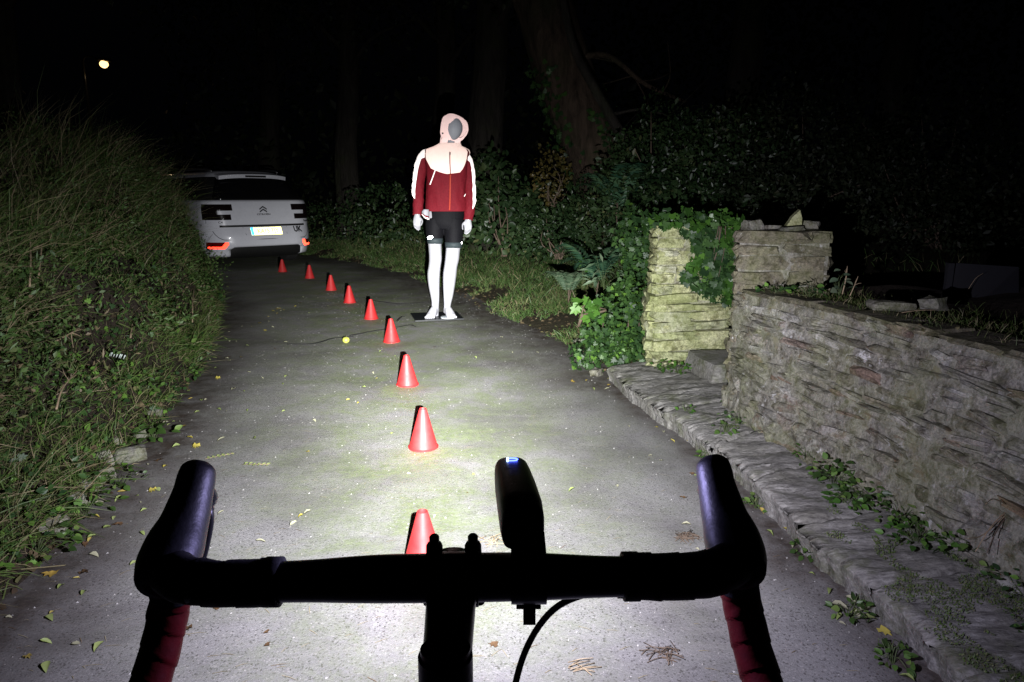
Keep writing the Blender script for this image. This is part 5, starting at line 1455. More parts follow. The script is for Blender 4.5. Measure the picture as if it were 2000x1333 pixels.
# ---- weeds on the kerb ledge and the wall top
for i, (x, y, n, s, h, sp, m, T, l) in enumerate([
    (.93, 4.08, 16, .05, .07, .06, M_IVYB, T_OVAL, 'small round leaved weed at the left foot of the far pillar'), (1.02, 4.06, 26, .05, .06, .07, M_IVYB, T_OVAL, 'bright weed cluster at the middle foot of the far pillar'),
    (1.17, 3.40, 14, .045, .03, .08, M_BROAD, T_OVAL, 'scrap of weed by the step at the near pillar'), (1.09, 3.15, 18, .035, .03, .09, M_IVY, T_OVAL, 'flat dark weed on the kerb below the near pillar'),
    (.87, 3.28, 6, .04, .02, .05, M_IVYB, T_OVAL, 'single green sprig in the middle of the kerb top'), (.98, 2.98, 8, .05, .03, .05, M_BROAD, T_OVAL, 'shiny oval leaf pair on the kerb'),
    (1.20, 2.62, 16, .035, .06, .06, M_BROAD, T_OVAL, 'thin weed at the wall foot above the kerb'), (1.205, 2.38, 60, .048, .10, .085, M_BROAD, T_OVAL, 'largest bushy green weed against the garden wall'), (1.235, 2.24, 44, .045, .08, .085, M_BROAD, T_OVAL, 'leafy weed right of the bushy one at the wall foot'),
    (1.17, 2.22, 26, .045, .035, .08, M_IVYB, T_OVAL, 'bright rosette on the kerb in front of the bushy weed'), (1.29, 2.10, 44, .04, .08, .10, M_BROAD, T_OVAL, 'plantain clump along the wall foot'), (1.27, 1.96, 44, .04, .045, .10, M_IVYB, T_OVAL, 'yellow green creeping weed on the kerb'),
    (1.37, 1.88, 48, .045, .07, .10, M_BROAD, T_OVAL, 'dark green weed in the corner of kerb and wall'), (1.40, 1.68, 34, .036, .06, .09, M_IVY, T_OVAL, 'dim weed at the wall foot on the near right'), (1.33, 1.50, 26, .03, .03, .09, M_IVY, T_OVAL, 'small dark weed at the right picture edge')]):
    plant("weed", l, (x, y, .098), int(n * 1.6), T, s * .32, s * .74, h, sp, m, None, seed=40 + i)
for i, (px, py, n, l) in enumerate([(1290, 800, 10, 'tiny weed in the gutter at the kerb foot'), (1385, 895, 14, 'leafy gutter weed before the right brake hood'), (1478, 990, 14, 'weed with yellowing leaves in the gutter right of the brake hood'), (1575, 1080, 18, 'dark stemmed weed growing in the kerb joint'), (1660, 1200, 14, 'brown and green dead plant lying in the gutter'), (1745, 1290, 18, 'leafy gutter weed at the lower right')]):
    plant("weed", l, gp(px, py, .01), n * 2, T_OVAL, .010, .03, .04, .05, M_BROAD, None, seed=70 + i)
# moss on the ledge
def moss():
    rs = np.random.default_rng(5); n = 34000
    s = rs.uniform(.30, .95, n); t = rs.uniform(.05, 1.0, n)
    f = lambda Apts, k: np.interp(s, np.linspace(0, 1, 120), Apts[:, k])
    X = f(KF, 0) * (1 - t) + f(KB, 0) * t; Y = f(KF, 1) * (1 - t) + f(KB, 1) * t
    k = vnoise(X * 9, Y * 6, 2) + .5 * vnoise(X * 22, Y * 18, 5) + .5 * (t - .62) + np.clip((1.9 - Y) * .35, -.2, .25); keep = k > .28; X, Y = X[keep], Y[keep]; n = len(X)
    P = np.stack([X, Y, np.full(n, .094)], 1)
    v = blades(P, norm(np.array((0, 0, 1.0)) + rdir(n) * .8), U(.004, .011, n), U(.0008, .0016, n), rdir(n) * .2, U(.25, .8, n))
    tag(link("moss", cat_mesh("moss", [v]), M_GRASS), 'green moss cushions on the kerb ledge', 'moss', None, 'stuff')
moss()
def wall_top():
    rs = np.random.default_rng(6); n = 5200
    y = rs.uniform(1.0, 3.35, n); x0 = np.interp(y, WT[::-1, 1], WT[::-1, 0]); x = x0 + .06 + np.abs(rs.normal(0, .22, n))
    k = vnoise(x * 5, y * 4, 3) + .25 * (y - 2.2); keep = k > -.25; x, y = x[keep], y[keep]; n = len(x)
    P = np.stack([x, y, np.full(n, .685)], 1)
    v = blades(P, norm(np.array((-.1, -.1, .8)) + rdir(n) * .6), U(.02, .085, n), U(.0005, .0011, n), np.array((0, 0, -.3)) * U(.2, 1.4, n)[:, None], U(.3, 1, n))
    tag(link("wall_top_grass", cat_mesh("wall_top_grass", [v]), M_GRASS), 'thin dry grass growing along the top of the garden wall', 'grass', None, 'stuff')
wall_top()
for i, (px, py, Y, n, s, h, sp, m, l) in enumerate([(1515, 570, 3.2, 30, .03, .03, .08, M_IVY, 'dark creeping weed on the wall top in front of the near pillar'), (1580, 575, 3.05, 36, .03, .045, .08, M_IVY, 'leafy weed on the wall top right of the creeping one'), (1640, 570, 3.0, 14, .04, .10, .04, M_PALE, 'pale seed head weed standing on the wall top'), (1830, 650, 2.3, 16, .025, .03, .07, M_GRASS, 'small weed in the dark at the right end of the wall top')]):
    plant("weed", l, at(px, py, Y), n, T_OVAL, s * .6, s * 1.2, h, sp, m, None, seed=90 + i)
o = twig_mesh([A(1645, 575, 3.02), A(1652, 545, 3.02), A(1655, 520, 3.03)], .003, "dry_stalk", M_DRY, None, 2, 5); tag(o, 'tall dry stalk on the wall top beside the near pillar', 'stalk')
o = twig_mesh([A(1660, 578, 2.95), A(1668, 560, 2.95), A(1676, 540, 2.96)], .0025, "dry_stalk", M_DRY, None, 2, 6); tag(o, 'shorter dry stalk right of the tall one on the wall top', 'stalk')
o = twig_mesh([A(1740, 615, 2.6), A(1790, 607, 2.6), A(1830, 606, 2.6)], .002, "grass_stem", M_DRY, None, 0, 7); tag(o, 'pale grass stem arching over the wall top towards the dark board', 'stem')
for i, (a, b, c, l) in enumerate([((1965, 1000), (1935, 1030), (1905, 1078), 'pale dry grass blade hanging from the wall at the right edge'), ((1965, 1010), (1945, 1040), (1928, 1080), 'dark thin twig hanging beside the pale blade at the right edge'), ((1965, 985), (1940, 975), (1925, 985), 'short stiff twig poking from the wall at the right edge'), ((1968, 1003), (1920, 1045), (1890, 1052), 'long thin straw leaning left at the right edge of the wall')]):
    Y = 1.80; o = twig_mesh([A(*a, Y - .0), A(*b, Y - .05), A(*c, Y - .1)], .0022, "dry_twig", M_DRY if i != 1 else M_TWIG, None, 0, 30 + i); tag(o, l, 'twig')

# ---- trees
def tree(name, label, path, r0, r1, m, crown=None, limbs=(), flare=.35, group=None, seed=0):
    rs = np.random.default_rng(seed); P = crom(path, 40); P = np.array(P)
    root = empty(name, tuple(P[0])); tag(root, label, 'tree', group)
    o = P[0].copy(); n = 36
    s = np.linspace(0, 1, 40); rad = r0 + (r1 - r0) * s + flare * r0 * np.exp(-s / .07)
    V, F = loft(P - o, rad, n, up=(0, 1, 0)); V = [np.array(v) for v in V]
    for i in range(40):
        for k in range(n):
            v = V[i * n + k]; c = P[i] - o; d = v - c; th = 2 * math.pi * k / n
            f = 1 + .10 * float(vnoise(math.cos(th) * 2 + 5, math.sin(th) * 2, s[i] * 5 + seed)) + .05 * float(vnoise(math.cos(th) * 7, math.sin(th) * 7, s[i] * 14 + seed)) + .14 * math.exp(-s[i] / .08) * math.sin(th * 5 + seed)
            V[i * n + k] = c + d * f
    link("trunk", from_lists(V, F, "trunk", True), m, root)
    for pts, ra in limbs:
        C = crom(pts, 18); mb = MB(); mb.tube(C - o, np.linspace(ra, ra * .35, 18), 10)
        for k in range(5):
            i = rs.integers(5, 17); d = norm(rs.normal(size=3) + np.array((0, 0, -.1))); mb.tube(crom([C[i] - o, C[i] - o + d * .25 + rs.normal(0, .04, 3), C[i] - o + d * .55], 7), np.linspace(ra * .25, ra * .08, 7), 5)
        mb.build("limb", m, root)
    if seed == 1:
        k = 2600; th = rs.uniform(0, 2 * math.pi, k); i = np.minimum((rs.uniform(0, 1, k) ** 1.5 * 17).astype(int), 39)
        d = np.stack([np.cos(th), np.sin(th), np.zeros(k)], 1); Q = P[i] + d * (rad[i] * 1.12 + np.abs(rs.normal(0, .05, k)))[:, None] + rs.normal(0, .05, (k, 3)) * np.array((0, 0, 1.0))
        keep = vnoise(th * 2.2, Q[:, 2] * 2.0, 4) + .5 * vnoise(th * 6, Q[:, 2] * 6, 1) > -.05 + .28 * (Q[:, 2] - .8); Q, d = Q[keep], d[keep]; k = len(Q)
        v, f, r = leaves(T_IVY, Q - o, np.array((0, 0, -.8)) + rs.normal(0, .5, (k, 3)), d + rs.normal(0, .4, (k, 3)), rs.uniform(.04, .08, k), rs.uniform(0, .8, k))
        link("trunk_ivy", tri_mesh("trunk_ivy", v, f, r), M_IVY, root)
    if crown:
        Ps, szs = [], []
        for c, r, k in crown:
            d = norm(rs.normal(size=(k, 3))); Ps.append(np.array(c) + d * (rs.uniform(.2, 1, k) ** .5)[:, None] * np.array(r) * (1 + .35 * vnoise(d[:, 0] * 2 + c[0], d[:, 1] * 2, d[:, 2] * 2))[:, None])
        Q = np.concatenate(Ps); k = len(Q)
        v, f, r = leaves(T_OVAL, Q - o, rs.normal(size=(k, 3)) + np.array((0, 0, -.5)), rs.normal(size=(k, 3)) + np.array((0, -.4, .6)), rs.uniform(.06, .12, k), rs.uniform(0, 1, k))
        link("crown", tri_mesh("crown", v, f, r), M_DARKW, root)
    return root
def tp(px, py, Y): return A(px, py, Y)
tree("leaning_tree", 'big brown leaning trunk behind the bushes right of the mannequin', [(1.55, 8.7, .2), tp(1175, 330, 8.7), tp(1120, 200, 8.75), tp(1075, 60, 8.8), tp(1040, -120, 9.0), tp(1020, -500, 9.2)], .40, .26, M_BARK, [((.2, 9, 4.4), (1.8, 1.5, .9), 1200), ((1.8, 9, 5.0), (1.5, 1.4, .9), 900)], [([tp(1090, 130, 8.7), tp(1180, 108, 8.5), tp(1260, 165, 8.4), tp(1340, 200, 8.3)], .045)], .5, seed=1)
tree("thin_tree", 'thin bare ivy hung tree leaning left across the big trunk', [tp(1300, 470, 7.3), tp(1255, 370, 7.3), tp(1215, 270, 7.35), tp(1165, 180, 7.4), tp(1120, 90, 7.5), tp(1090, -50, 7.6)], .06, .035, M_BARK2, None, [([tp(1190, 225, 7.4), tp(1260, 215, 7.3), tp(1340, 240, 7.2)], .018), ([tp(1290, 440, 7.2), tp(1370, 320, 7.0), tp(1372, 200, 7.0)], .014)], .1, seed=2)
for i, (px, Y, r, l) in enumerate([(688, 15.5, .26, 'straight grey trunk far behind between the car and the mannequin'), (955, 11.5, .30, 'dim mossy trunk just right of the mannequin hood'), (870, 15.0, .24, 'faint trunk directly behind the mannequin'), (1430, 10.5, .26, 'dark trunk behind the bushes above the near pillar'), (1720, 9.5, .24, 'dark trunk at the far right behind the wall'), (540, 19, .3, 'dark trunk behind the car roof')]):
    b = at(px, 470, Y); x = b.x
    tree("woodland_tree", l, [(x, Y, 0.0), (x - .05, Y, 2.0), (x + .08, Y + .1, 4.0), (x + .02, Y, 8.5)], r, r * .6, M_BARK2, [((x - .5, Y - .6, 5.4), (2.2, 2.0, 1.3), 900), ((x + .8, Y + .3, 6.6), (2.0, 2.0, 1.5), 700)], [([(x, Y, 3.6), (x + .7, Y - .5, 4.3), (x + 1.6, Y - .8, 4.6)], .06), ([(x, Y, 4.2), (x - .8, Y - .4, 4.9), (x - 1.7, Y - .7, 5.0)], .06)], .3, seed=10 + i)
# overhanging dark branch at the upper left
tree("hedgerow_tree", 'unlit hedgerow tree with hanging foliage at the upper left', [(-7.2, 10.2, 1.8), (-7.0, 10.1, 4.0), (-6.7, 10.0, 7.5)], .18, .1, M_BARK2, [((-5.6, 9.6, 4.6), (1.8, 1.5, .9), 1300), ((-3.6, 10.2, 4.9), (1.4, 1.4, .7), 700), ((-7.5, 10, 5.8), (1.8, 1.6, 1.2), 800)], [([(-7, 10.1, 3.6), (-5.8, 9.9, 4.6), (-4.0, 10.2, 5.0)], .06)], .2, seed=30)
def woodland():
    rs = np.random.default_rng(8); n = 30000
    x = rs.uniform(-26, 20, n); y = rs.uniform(17, 26, n) - .0 * x; z = rs.uniform(0, 9, n)
    k = vnoise(x * .5, y * .5, z * .5) + .5 * vnoise(x * 1.4, y * 1.4, z * 1.4); keep = k > -.1 + .02 * z; keep &= ~((np.abs(x + 17.5 * y / 30) < 2.5) & (z > 3)); x, y, z = x[keep], y[keep], z[keep]; n = len(x)
    P = np.stack([x, y, z], 1); v = leaves(T_SMALL, P, rs.normal(size=(n, 3)), rs.normal(size=(n, 3)) + np.array((0, -.8, .2)), rs.uniform(.15, .35, n), rs.uniform(0, 1, n))
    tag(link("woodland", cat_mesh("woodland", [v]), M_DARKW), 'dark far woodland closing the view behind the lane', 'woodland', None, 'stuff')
woodland()
# ------------------------------------------------------------------ cones, apple, leaves, litter
def cone_mat():
    t = NT("red_cone_plastic"); p = t.co()
    c = t.ramp(t.noise(14, 4), [(.3, (.42, .016, .018)), (.7, (.54, .026, .026))])
    c = t.mix(t.ramp(t.noise(55, 5, .7), [(.6, 0), (.72, .35)]), c, (.26, .03, .025))
    t.set(c, t.ramp(t.noise(30, 4), [(.3, .46), (.7, .62)]), 0, .5); t.bump(t.noise(90, 3), .12, .001); return t.m
M_CONE = cone_mat()
def cone_mesh():
    prof = [(.070, 0), (.070, .006), (.0655, .009), (.0645, .011), (.0175, .183), (.0165, .187), (.0135, .187), (.0125, .183), (.060, .009), (.064, .0)]
    n = 40; V, F = [], []
    for r, z in prof:
        for k in range(n): V.append((r * math.cos(2 * math.pi * k / n), r * math.sin(2 * math.pi * k / n), z))
    m = len(prof)
    for j in range(m):
        for k in range(n): F.append((j * n + k, j * n + (k + 1) % n, ((j + 1) % m) * n + (k + 1) % n, ((j + 1) % m) * n + k))
    me = from_lists(V, F, "training_cone", True); sharp(me, 32); me.materials.append(M_CONE); return me
CM = cone_mesh()
CONES = [(828, 1118, 'red training cone nearest the bike, half hidden behind the handlebar'), (827, 880, 'large red training cone just beyond the bike lamp'), (796, 757, 'third red training cone counted from the handlebar'), (765, 669, 'red training cone nearest the apple on the lane'), (725, 624, 'red training cone level with the mannequin feet'), (683, 593, 'red training cone on the lane, next one behind that level with the mannequin feet'), (647, 570, 'third farthest red training cone'), (605, 547, 'second farthest red training cone'), (552, 535, 'farthest red training cone, in front of the car bumper')]
for i, (px, py, l) in enumerate(CONES):
    p = gp(px, py - (3 if i else 0)); p.z = float(road_z(p.x, p.y)) + .001
    o = bpy.data.objects.new("training_cone", CM); COL.objects.link(o); o.location = p; o.rotation_euler = (R(random.uniform(-2, 2)), R(random.uniform(-1, 1)), random.uniform(0, 6))
    tag(o, l, 'cone', 'red training cones in a row along the lane')
# windfall apple
t = NT("apple_skin"); t.set(t.ramp(t.noise(18, 4), [(.3, (.34, .40, .06)), (.7, (.55, .55, .12))]), .35, 0, .5)
p = gp(676, 669); AP = empty("apple", (p.x, p.y, float(road_z(p.x, p.y)))); tag(AP, 'small yellow green apple lying on the lane left of the cones', 'apple')
mb = MB(); mb.ball((0, 0, .026), (.029, .029, .0265), 20, 14)
for i, v in enumerate(mb.V):
    rr = math.hypot(v[0], v[1])
    if v[2] > .026: mb.V[i] = (v[0], v[1], v[2] - .010 * math.exp(-(rr / .008) ** 2))
mb.build("flesh", t.m, AP)
mb = MB(); mb.tube(crom([(0, 0, .038), (.003, 0, .052), (.009, 0, .060)], 6), .0015, 6); mb.build("stalk", M_TWIG, AP)
# striped scrap on the bank
def scrap():
    root = empty("striped_feather", bp(233, 694, .10)); tag(root, 'small scrap with slanting white stripes caught in the left bank', 'scrap')
    c0 = at(217, 691, root.location.y); c1 = at(247, 698, root.location.y)
    mb = MB(); C = crom([c0 - root.location, (c0 + c1) / 2 - root.location + Vector((0, -.004, .002)), c1 - root.location], 12)
    V, F = loft(C, [(.004, .011)] * 12, 8, up=(.4, 0, 1)); link("dark_vane", from_lists(V, F, "vane", True), M_BLACK, root)
    mw = simple("white_stripe", (.62, .72, .64), .5)
    for k in range(7):
        c = np.array(C[min(11, int(k * 1.75))]) + np.array((0, -.0065, 0)); mb = MB(); mb.tube([c + np.array((-.006, 0, -.011)), c + np.array((.006, 0, .011))], .0026, 6); mb.build("white_stripe", mw, root)
scrap()
# fallen leaves
def fl_mesh(seed, kind):
    rs = np.random.default_rng(seed)
    tv, tf = (T_IVY if kind == 'lobed' else T_OVAL); v = tv.copy(); v[:, 1] -= .5
    v[:, 0] *= rs.uniform(.5, .95); c = rs.uniform(.1, .5); v[:, 2] = v[:, 2] * 2 + c * v[:, 0] ** 2 * rs.choice([1, 1, -1]) + rs.uniform(-.1, .5) * v[:, 1] ** 2 + rs.normal(0, .03, len(v)); v[:, 2] -= v[:, 2].min() - .02
    me = tri_mesh("fallen_leaf", v, tf, np.full(len(v), rs.uniform(0, 1))); return me
M_YL = leafmat("yellow_leaf", G((0, (.50, .42, .08)), (.5, (.58, .52, .16)), (1, (.45, .30, .06))), .5, .1); M_GL = leafmat("green_leaf", G((0, (.24, .32, .09)), (1, (.38, .44, .18))), .5, .1); M_PL = leafmat("pale_leaf", G((0, (.42, .42, .28)), (1, (.52, .50, .36))), .55, .1); M_BL = leafmat("brown_leaf", G((0, (.12, .07, .035)), (1, (.20, .12, .06))), .6, .1)
FLK = []
for m, kind, word in ((M_YL, 'oval', 'yellow'), (M_GL, 'oval', 'green'), (M_PL, 'oval', 'pale'), (M_BL, 'lobed', 'brown'), (M_YL, 'lobed', 'yellow')):
    L = []
    for q in range(4):
        me = fl_mesh(len(FLK) * 10 + q, kind); me.materials.append(m); L.append(me)
    FLK.append((L, word))
def region(p):
    e = np.interp(p[1], LEFT_C[:150, 1], LEFT_C[:150, 0])
    if p[0] < e + .30: return 'along the foot of the left bank' if p[1] > 2.6 else 'near the bank at the lower left'
    if p[1] < 4.4 and p[0] > .72: return 'in the gutter below the kerb ledge'
    if p[1] > 3.6 and p[0] > -.3: return 'on the bare earth right of the mannequin'
    if p[1] > 4.2: return 'far up the lane among the cones'
    return 'in the middle of the lane' if p[1] > 2.2 else 'on the lane below the handlebar'
LOOK = {'yellow': 'small yellow fallen leaf', 'green': 'fresh yellow green fallen leaf', 'pale': 'pale dried fallen leaf', 'brown': 'curled brown fallen leaf'}
def relabel(o, w):
    r = region(o.location); o['label'] = LOOK[w] + ' ' + r; o['category'] = 'leaf'; o['group'] = w + ' leaves ' + r
def fallen(px, py, k, s, label=None):
    p = gp(px, py); L, w = FLK[k]
    z = float(road_z(p.x, p.y)); o = bpy.data.objects.new("fallen_leaf", random.choice(L)); COL.objects.link(o); o.location = (p.x, p.y, z + .004); o.scale = (s * .68, s * .72, s * .7); o.rotation_euler = (random.gauss(0, .12), random.gauss(0, .12), random.uniform(0, 6.3))
    relabel(o, w) if not label else tag(o, label, 'leaf'); return o
for px, py, k, s in [(372, 862, 0, .05), (433, 865, 2, .06), (240, 965, 0, .05), (232, 978, 1, .05), (195, 987, 2, .05), (188, 1012, 0, .035), (210, 1035, 1, .05), (180, 1052, 1, .045), (184, 1090, 2, .05), (262, 1105, 1, .04), (105, 1075, 0, .06), (95, 1125, 4, .06), (165, 1162, 1, .05), (102, 1200, 0, .03), (90, 1258, 1, .042), (92, 1310, 1, .05), (194, 1270, 1, .05), (456, 768, 2, .06), (448, 708, 2, .05), (478, 770, 1, .03), (322, 848, 1, .03), (385, 717, 0, .04), (410, 705, 1, .04), (357, 778, 2, .04), (340, 782, 0, .05), (305, 820, 1, .05), (588, 1014, 0, .035), (574, 1028, 2, .05), (510, 1064, 2, .05), (602, 890, 0, .04), (614, 830, 2, .04), (554, 810, 1, .03), (520, 708, 1, .03), (743, 688, 1, .03), (772, 697, 1, .025), (680, 788, 0, .03), (700, 794, 0, .03), (640, 598, 1, .03), (364, 1238, 3, .06), (422, 1194, 3, .03), (523, 1241, 3, .03), (524, 1267, 3, .03), (962, 1271, 3, .035), (1640, 1195, 2, .07), (1660, 1178, 2, .06), (1700, 1215, 1, .06), (1690, 1200, 2, .075), (1730, 1240, 4, .05), (1470, 958, 0, .05), (1450, 940, 4, .05), (1478, 985, 1, .05), (1488, 1003, 0, .05), (1535, 1040, 0, .045), (1560, 1055, 4, .05), (1292, 805, 0, .04), (1302, 825, 1, .05), (1280, 790, 1, .04), (1343, 865, 0, .03), (1250, 762, 1, .03), (935, 605, 2, .04), (980, 660, 2, .05), (1050, 690, 2, .04), (1085, 655, 1, .04), (1105, 640, 1, .05), (1000, 690, 2, .04), (1120, 705, 2, .04), (1158, 762, 1, .05), (925, 933, 4, .02), (912, 972, 3, .015), (850, 1020, 2, .03), (1290, 905, 2, .03), (1340, 1030, 2, .05), (1204, 955, 2, .04), (1270, 895, 2, .03), (1362, 1080, 2, .025)]:
    fallen(px, py, k, s)
for q in range(120):
    Y = 1.4 + 6.5 * random.random() ** 1.4; e = np.interp(Y, LEFT_C[:90, 1], LEFT_C[:90, 0]); x = e + abs(random.gauss(.04, .22))
    if q > 84: Y = 1.4 + 3.2 * random.random(); x = np.interp(Y, [0, 1.4, 2.1, 2.75, 4.2], [1.0, 1.0, .95, .87, .6]) - abs(random.gauss(.02, .10))
    if q > 108: Y = 2 + 4 * random.random(); x = random.uniform(-1.2, .3)
    k = random.choice([0, 1, 1, 2, 2, 3, 4]); o = fallen(1000, 900, k, random.uniform(.025, .055)); o.location = (x, Y, float(road_z(x, Y)) + .005); relabel(o, FLK[k][1])
for px, py, a, l in [(430, 897, .5, 'green ash leaf sprig beside the left brake hood'), (500, 914, -.1, 'pale green leaf sprig on the lane right of the left brake hood')]:
    p = gp(px, py); root = empty("leaf_sprig", (p.x, p.y, float(road_z(p.x, p.y)) + .006), a); tag(root, l, 'sprig')
    mb = MB(); mb.tube([(-.06, 0, 0), (.06, .004, .004)], .0014, 5); mb.build("stem", M_PALE if False else M_DRY, root)
    P = np.array([(-.05 + .02 * k, 0, .003) for k in range(6) for s in (1, -1)]); D = np.array([(.6, s, .15) for k in range(6) for s in (1, -1)], float)
    v, f, r = leaves(T_OVAL, P, D, np.tile(np.array([[0, -.2, 1.0]]), (12, 1)), U(.014, .022, 12), U(.6, 1, 12)); link("leaflets", tri_mesh("leaflets", v, f, r), M_GL, root)
# debris clumps and straw
def straw(name, label, c, n, spread, lmin, lmax, m, cat):
    rs = np.random.default_rng(int(c.x * 1000) % 999); mb = MB()
    for k in range(n):
        a = rs.uniform(0, 6.3) if n > 12 else rs.normal(0, .5); L = rs.uniform(lmin, lmax); q = np.array((rs.normal(0, spread), rs.normal(0, spread * .6), rs.uniform(.002, .012))); d = np.array((math.cos(a), math.sin(a), rs.normal(0, .08))) * L / 2
        mb.tube([q - d, q + np.array((0, 0, .003)), q + d], .0011, 4)
    o = mb.build(name, m); o.location = (c.x, c.y, float(road_z(c.x, c.y)) + .002); return tag(o, label, cat)
straw("twig_clump", 'dark clump of broken twigs on the lane before the right brake hood', gp(1340, 1056), 40, .018, .03, .07, M_TWIG, 'twigs')
straw("straw_clump", 'pale curled pine needles by the bike lamp mount', gp(955, 1072), 14, .02, .05, .09, M_DRY, 'needles')
straw("straw_clump", 'loose dry straws at the bottom of the lane right of the cable', gp(1130, 1320), 8, .02, .04, .08, M_DRY, 'needles')
straw("straw_clump", 'small heap of dry litter on the lane left of the right bar drop', gp(1290, 1288), 26, .025, .03, .06, M_TWIG, 'litter')
def needles():
    rs = np.random.default_rng(12); mb_V, mb_F = [], []
    n = 700; Y = 1.3 + 5.5 * rs.uniform(0, 1, n) ** 1.5; x = rs.uniform(-1.4, .9, n) - .12 * (Y - 2).clip(0)
    a = rs.normal(.1, .5, n); L = rs.uniform(.015, .055, n); z = road_z(x, Y) + .003
    P = np.stack([x, Y, z], 1); D = np.stack([np.cos(a), np.sin(a), rs.normal(0, .02, n)], 1)
    sd = np.stack([-np.sin(a), np.cos(a), np.zeros(n)], 1) * .0009
    V = np.stack([P - D * L[:, None] / 2 - sd, P - D * L[:, None] / 2 + sd, P + sd + np.array((0, 0, .002)) , P - sd + np.array((0, 0, .002)), P + D * L[:, None] / 2], 1)
    F = np.array([(0, 3, 2), (0, 2, 1), (3, 4, 2)])[None] + (np.arange(n) * 5)[:, None, None]
    tag(link("needle_litter", tri_mesh("needle_litter", V.reshape(-1, 3), F.reshape(-1, 3), np.repeat(rs.uniform(0, 1, n), 5)), leafmat("needle_straw", G((0, (.28, .24, .15)), (.7, (.42, .37, .25)), (1, (.16, .10, .06))), .6, .05)), 'scattered pale pine needles and straw over the lane', 'needles', None, 'stuff')
    # loose grit
    n = 2600; Y = 1.3 + 7 * rs.uniform(0, 1, n) ** 1.4; x = rs.uniform(-1.5, .95, n) - .16 * (Y - 2).clip(0); s = rs.uniform(.0012, .0038, n) * (1 + .12 * Y)
    t = np.array([(1, 0, 0), (-.5, .87, 0), (-.5, -.87, 0), (.1, 0, .9)]); V = np.stack([x, Y, road_z(x, Y) + .0005], 1)[:, None, :] + t[None] * s[:, None, None] * rs.uniform(.7, 1.3, (n, 4, 1))
    F = np.array([(0, 1, 3), (1, 2, 3), (2, 0, 3)])[None] + (np.arange(n) * 4)[:, None, None]
    tag(link("grit", tri_mesh("grit", V.reshape(-1, 3), F.reshape(-1, 3), np.repeat(rs.uniform(0, 1, n), 4)), leafmat("grit_stone", G((0, (.16, .15, .14)), (.7, (.34, .33, .31)), (1, (.62, .61, .60))), .6, 0)), 'fine loose grit scattered over the lane', 'grit', None, 'stuff')
    # leaf litter on the verge edge and the bank foot
    n = 2600; u = near_u(n, 0, uR * .5, 1.4); d = np.abs(rs.normal(.1, .5, n)); P = VERGE.pt(u, np.abs(d)); P[:, 2] += .012
    n2 = 1600; u2 = near_u(n2, U0, uL * .55, 1.6); d2 = np.abs(rs.normal(0, .16, n2)); P2 = BANK.pt(u2, d2); P2[:, 2] += .02
    P = np.concatenate([P, P2]); n = len(P)
    v = leaves(T_OVAL, P, rs.normal(size=(n, 3)) * np.array((1, 1, .25)), rs.normal(0, .35, (n, 3)) + np.array((0, 0, 1)), rs.uniform(.015, .045, n), rs.uniform(0, 1, n))
    tag(link("leaf_litter", cat_mesh("leaf_litter", [v]), leafmat("litter", G((0, (.05, .035, .022)), (.5, (.10, .07, .04)), (.85, (.17, .13, .07)), (1, (.20, .24, .08))), .65, .05)), 'brown leaf litter along the verge and the foot of the bank', 'litter', None, 'stuff')
needles()
# dark strips on the asphalt: cracks, with hump shadows painted in
M_TAR_SHADOW = simple("tar_and_shadow", (.010, .010, .010), .8)
for pts in ([(683, 655), (730, 645), (775, 640)], [(775, 638), (800, 634), (812, 637)], [(560, 673), (610, 671), (650, 660), (690, 656)], [(720, 585), (780, 592), (840, 590)], [(600, 549), (650, 549), (705, 546)], [(775, 626), (784, 618), (790, 618)]):
    C = crom([tuple(gp(*q)) for q in pts], 24); C[:, 2] = road_z(C[:, 0], C[:, 1]) + .002
    V, F = loft(C, [(.012 * (.6 + .4 * math.sin(math.pi * i / 23)), .0035) for i in range(24)], 6); link("seam_shadow", from_lists(V, F, "seam_shadow", True), M_TAR_SHADOW, ROAD)
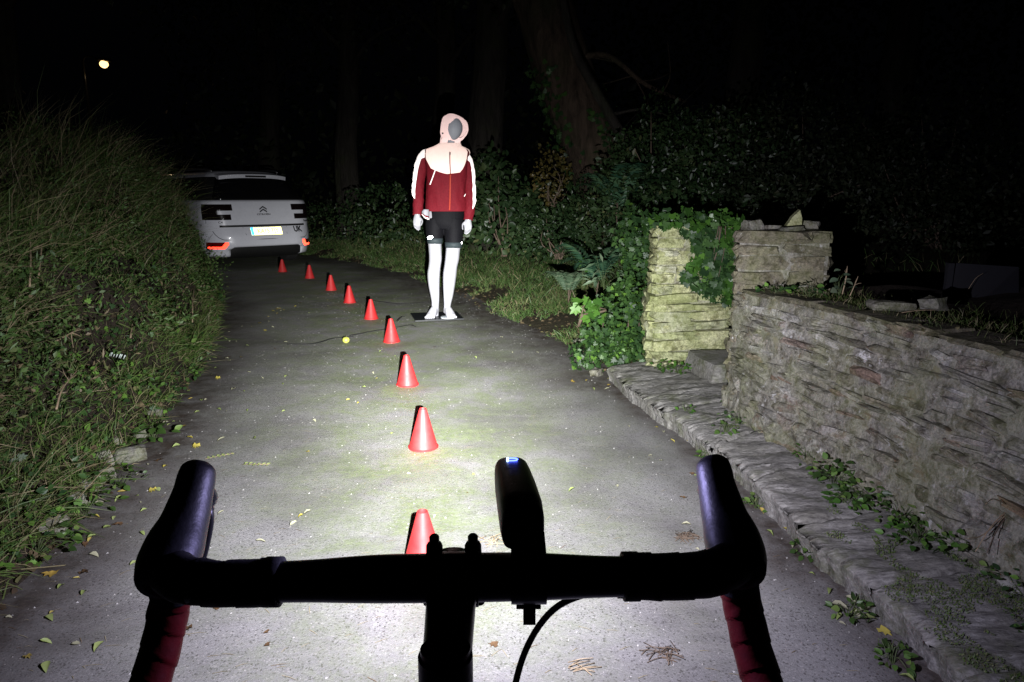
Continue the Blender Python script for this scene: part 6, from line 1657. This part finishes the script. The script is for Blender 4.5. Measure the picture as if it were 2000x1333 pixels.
# dark board behind the wall
mb = MB(); b0, b1 = at(1838, 660, 3.3), at(1990, 660, 3.3); h0 = at(1850, 513, 3.35); h1 = at(1990, 522, 3.3)
q = [b0, b1, h1, h0 - Vector((0, 0, .02)), h0]
BD = empty("dark_board", ((b0.x + b1.x) / 2, 3.3, .66)); tag(BD, 'dim blue grey board standing in the soil behind the garden wall', 'board')
o0 = BD.location
mb.add([p - o0 for p in (b0, b1, h1, h0)] + [p - o0 + Vector((.01, .03, 0)) for p in (b0, b1, h1, h0)], [(0, 1, 2, 3), (7, 6, 5, 4), (0, 4, 5, 1), (1, 5, 6, 2), (2, 6, 7, 3), (3, 7, 4, 0)])
mb.build("panel", simple("blue_grey_board", (.005, .0055, .008), .8, 0, .3, 8, .3), BD, smooth=False, bevel=.003)
mb = MB(); mb.box(tuple((b0 + h0) / 2 - o0 + Vector((.0, -.012, 0))), (.03, .02, (h0.z - b0.z) * 1.0)); mb.build("edge_batten", simple("batten", (.008, .0085, .011), .8), BD, smooth=False, bevel=.003)
for px, py in ((1897, 595), (1888, 575), (1925, 633)):
    fo = fallen(1000, 900, 3, .05, {1897: 'brown leaf stuck on the dark board', 1888: 'small brown leaf at the foot of the stem on the board', 1925: 'brown leaf low on the dark board near the wall'}[px]); fo.location = at(px, py, 3.26); fo.rotation_euler = (R(85), 0, px); fo['category'] = 'leaf'
o = twig_mesh([A(1884, 577, 3.2), A(1905, 545, 3.2), A(1921, 534, 3.2)], .0016, "grass_stem", M_DRY, None, 0, 9); tag(o, 'thin curved pale stem in front of the dark board', 'stem')
# far street lamp
sp = at(205, 128, 30.0)
SLP = empty("street_lamp", (sp.x - .9, 30, -.08)); tag(SLP, 'lit street lamp far away above the hedge at the upper left', 'street lamp')
mb = MB(); mb.tube(crom([(0, 0, 0), (0, 0, 3), (0, 0, sp.z + .25)], 10), np.linspace(.08, .05, 10), 12); mb.tube(crom([(0, 0, sp.z + .2), (.2, -.05, sp.z + .42), (.85, -.1, sp.z + .32)], 10), .03, 8); mb.build("pole", M_BLACK, SLP)
mb = MB(); mb.tube([(.6, -.1, sp.z + .30), (.75, -.1, sp.z + .30), (1.15, -.1, sp.z + .26), (1.25, -.1, sp.z + .22)], [(.05, .05), (.14, .09), (.15, .08), (.05, .04)], 14); mb.build("lamp_head", M_BLACK, SLP)
mb = MB(); mb.ball((.93, -.12, sp.z + .10), (.17, .15, .15), 16, 10); mb.build("bulb", glow("street_lamp_glow", (1.0, .60, .22), 3.2), SLP)
pl = bpy.data.lights.new("street_lamp_light", 'POINT'); pl.energy = 6; pl.color = (1, .7, .4); pl.shadow_soft_size = .1; po = bpy.data.objects.new("street_lamp_light", pl); COL.objects.link(po); po.parent = SLP; po.location = (.93, -.12, sp.z - .12)
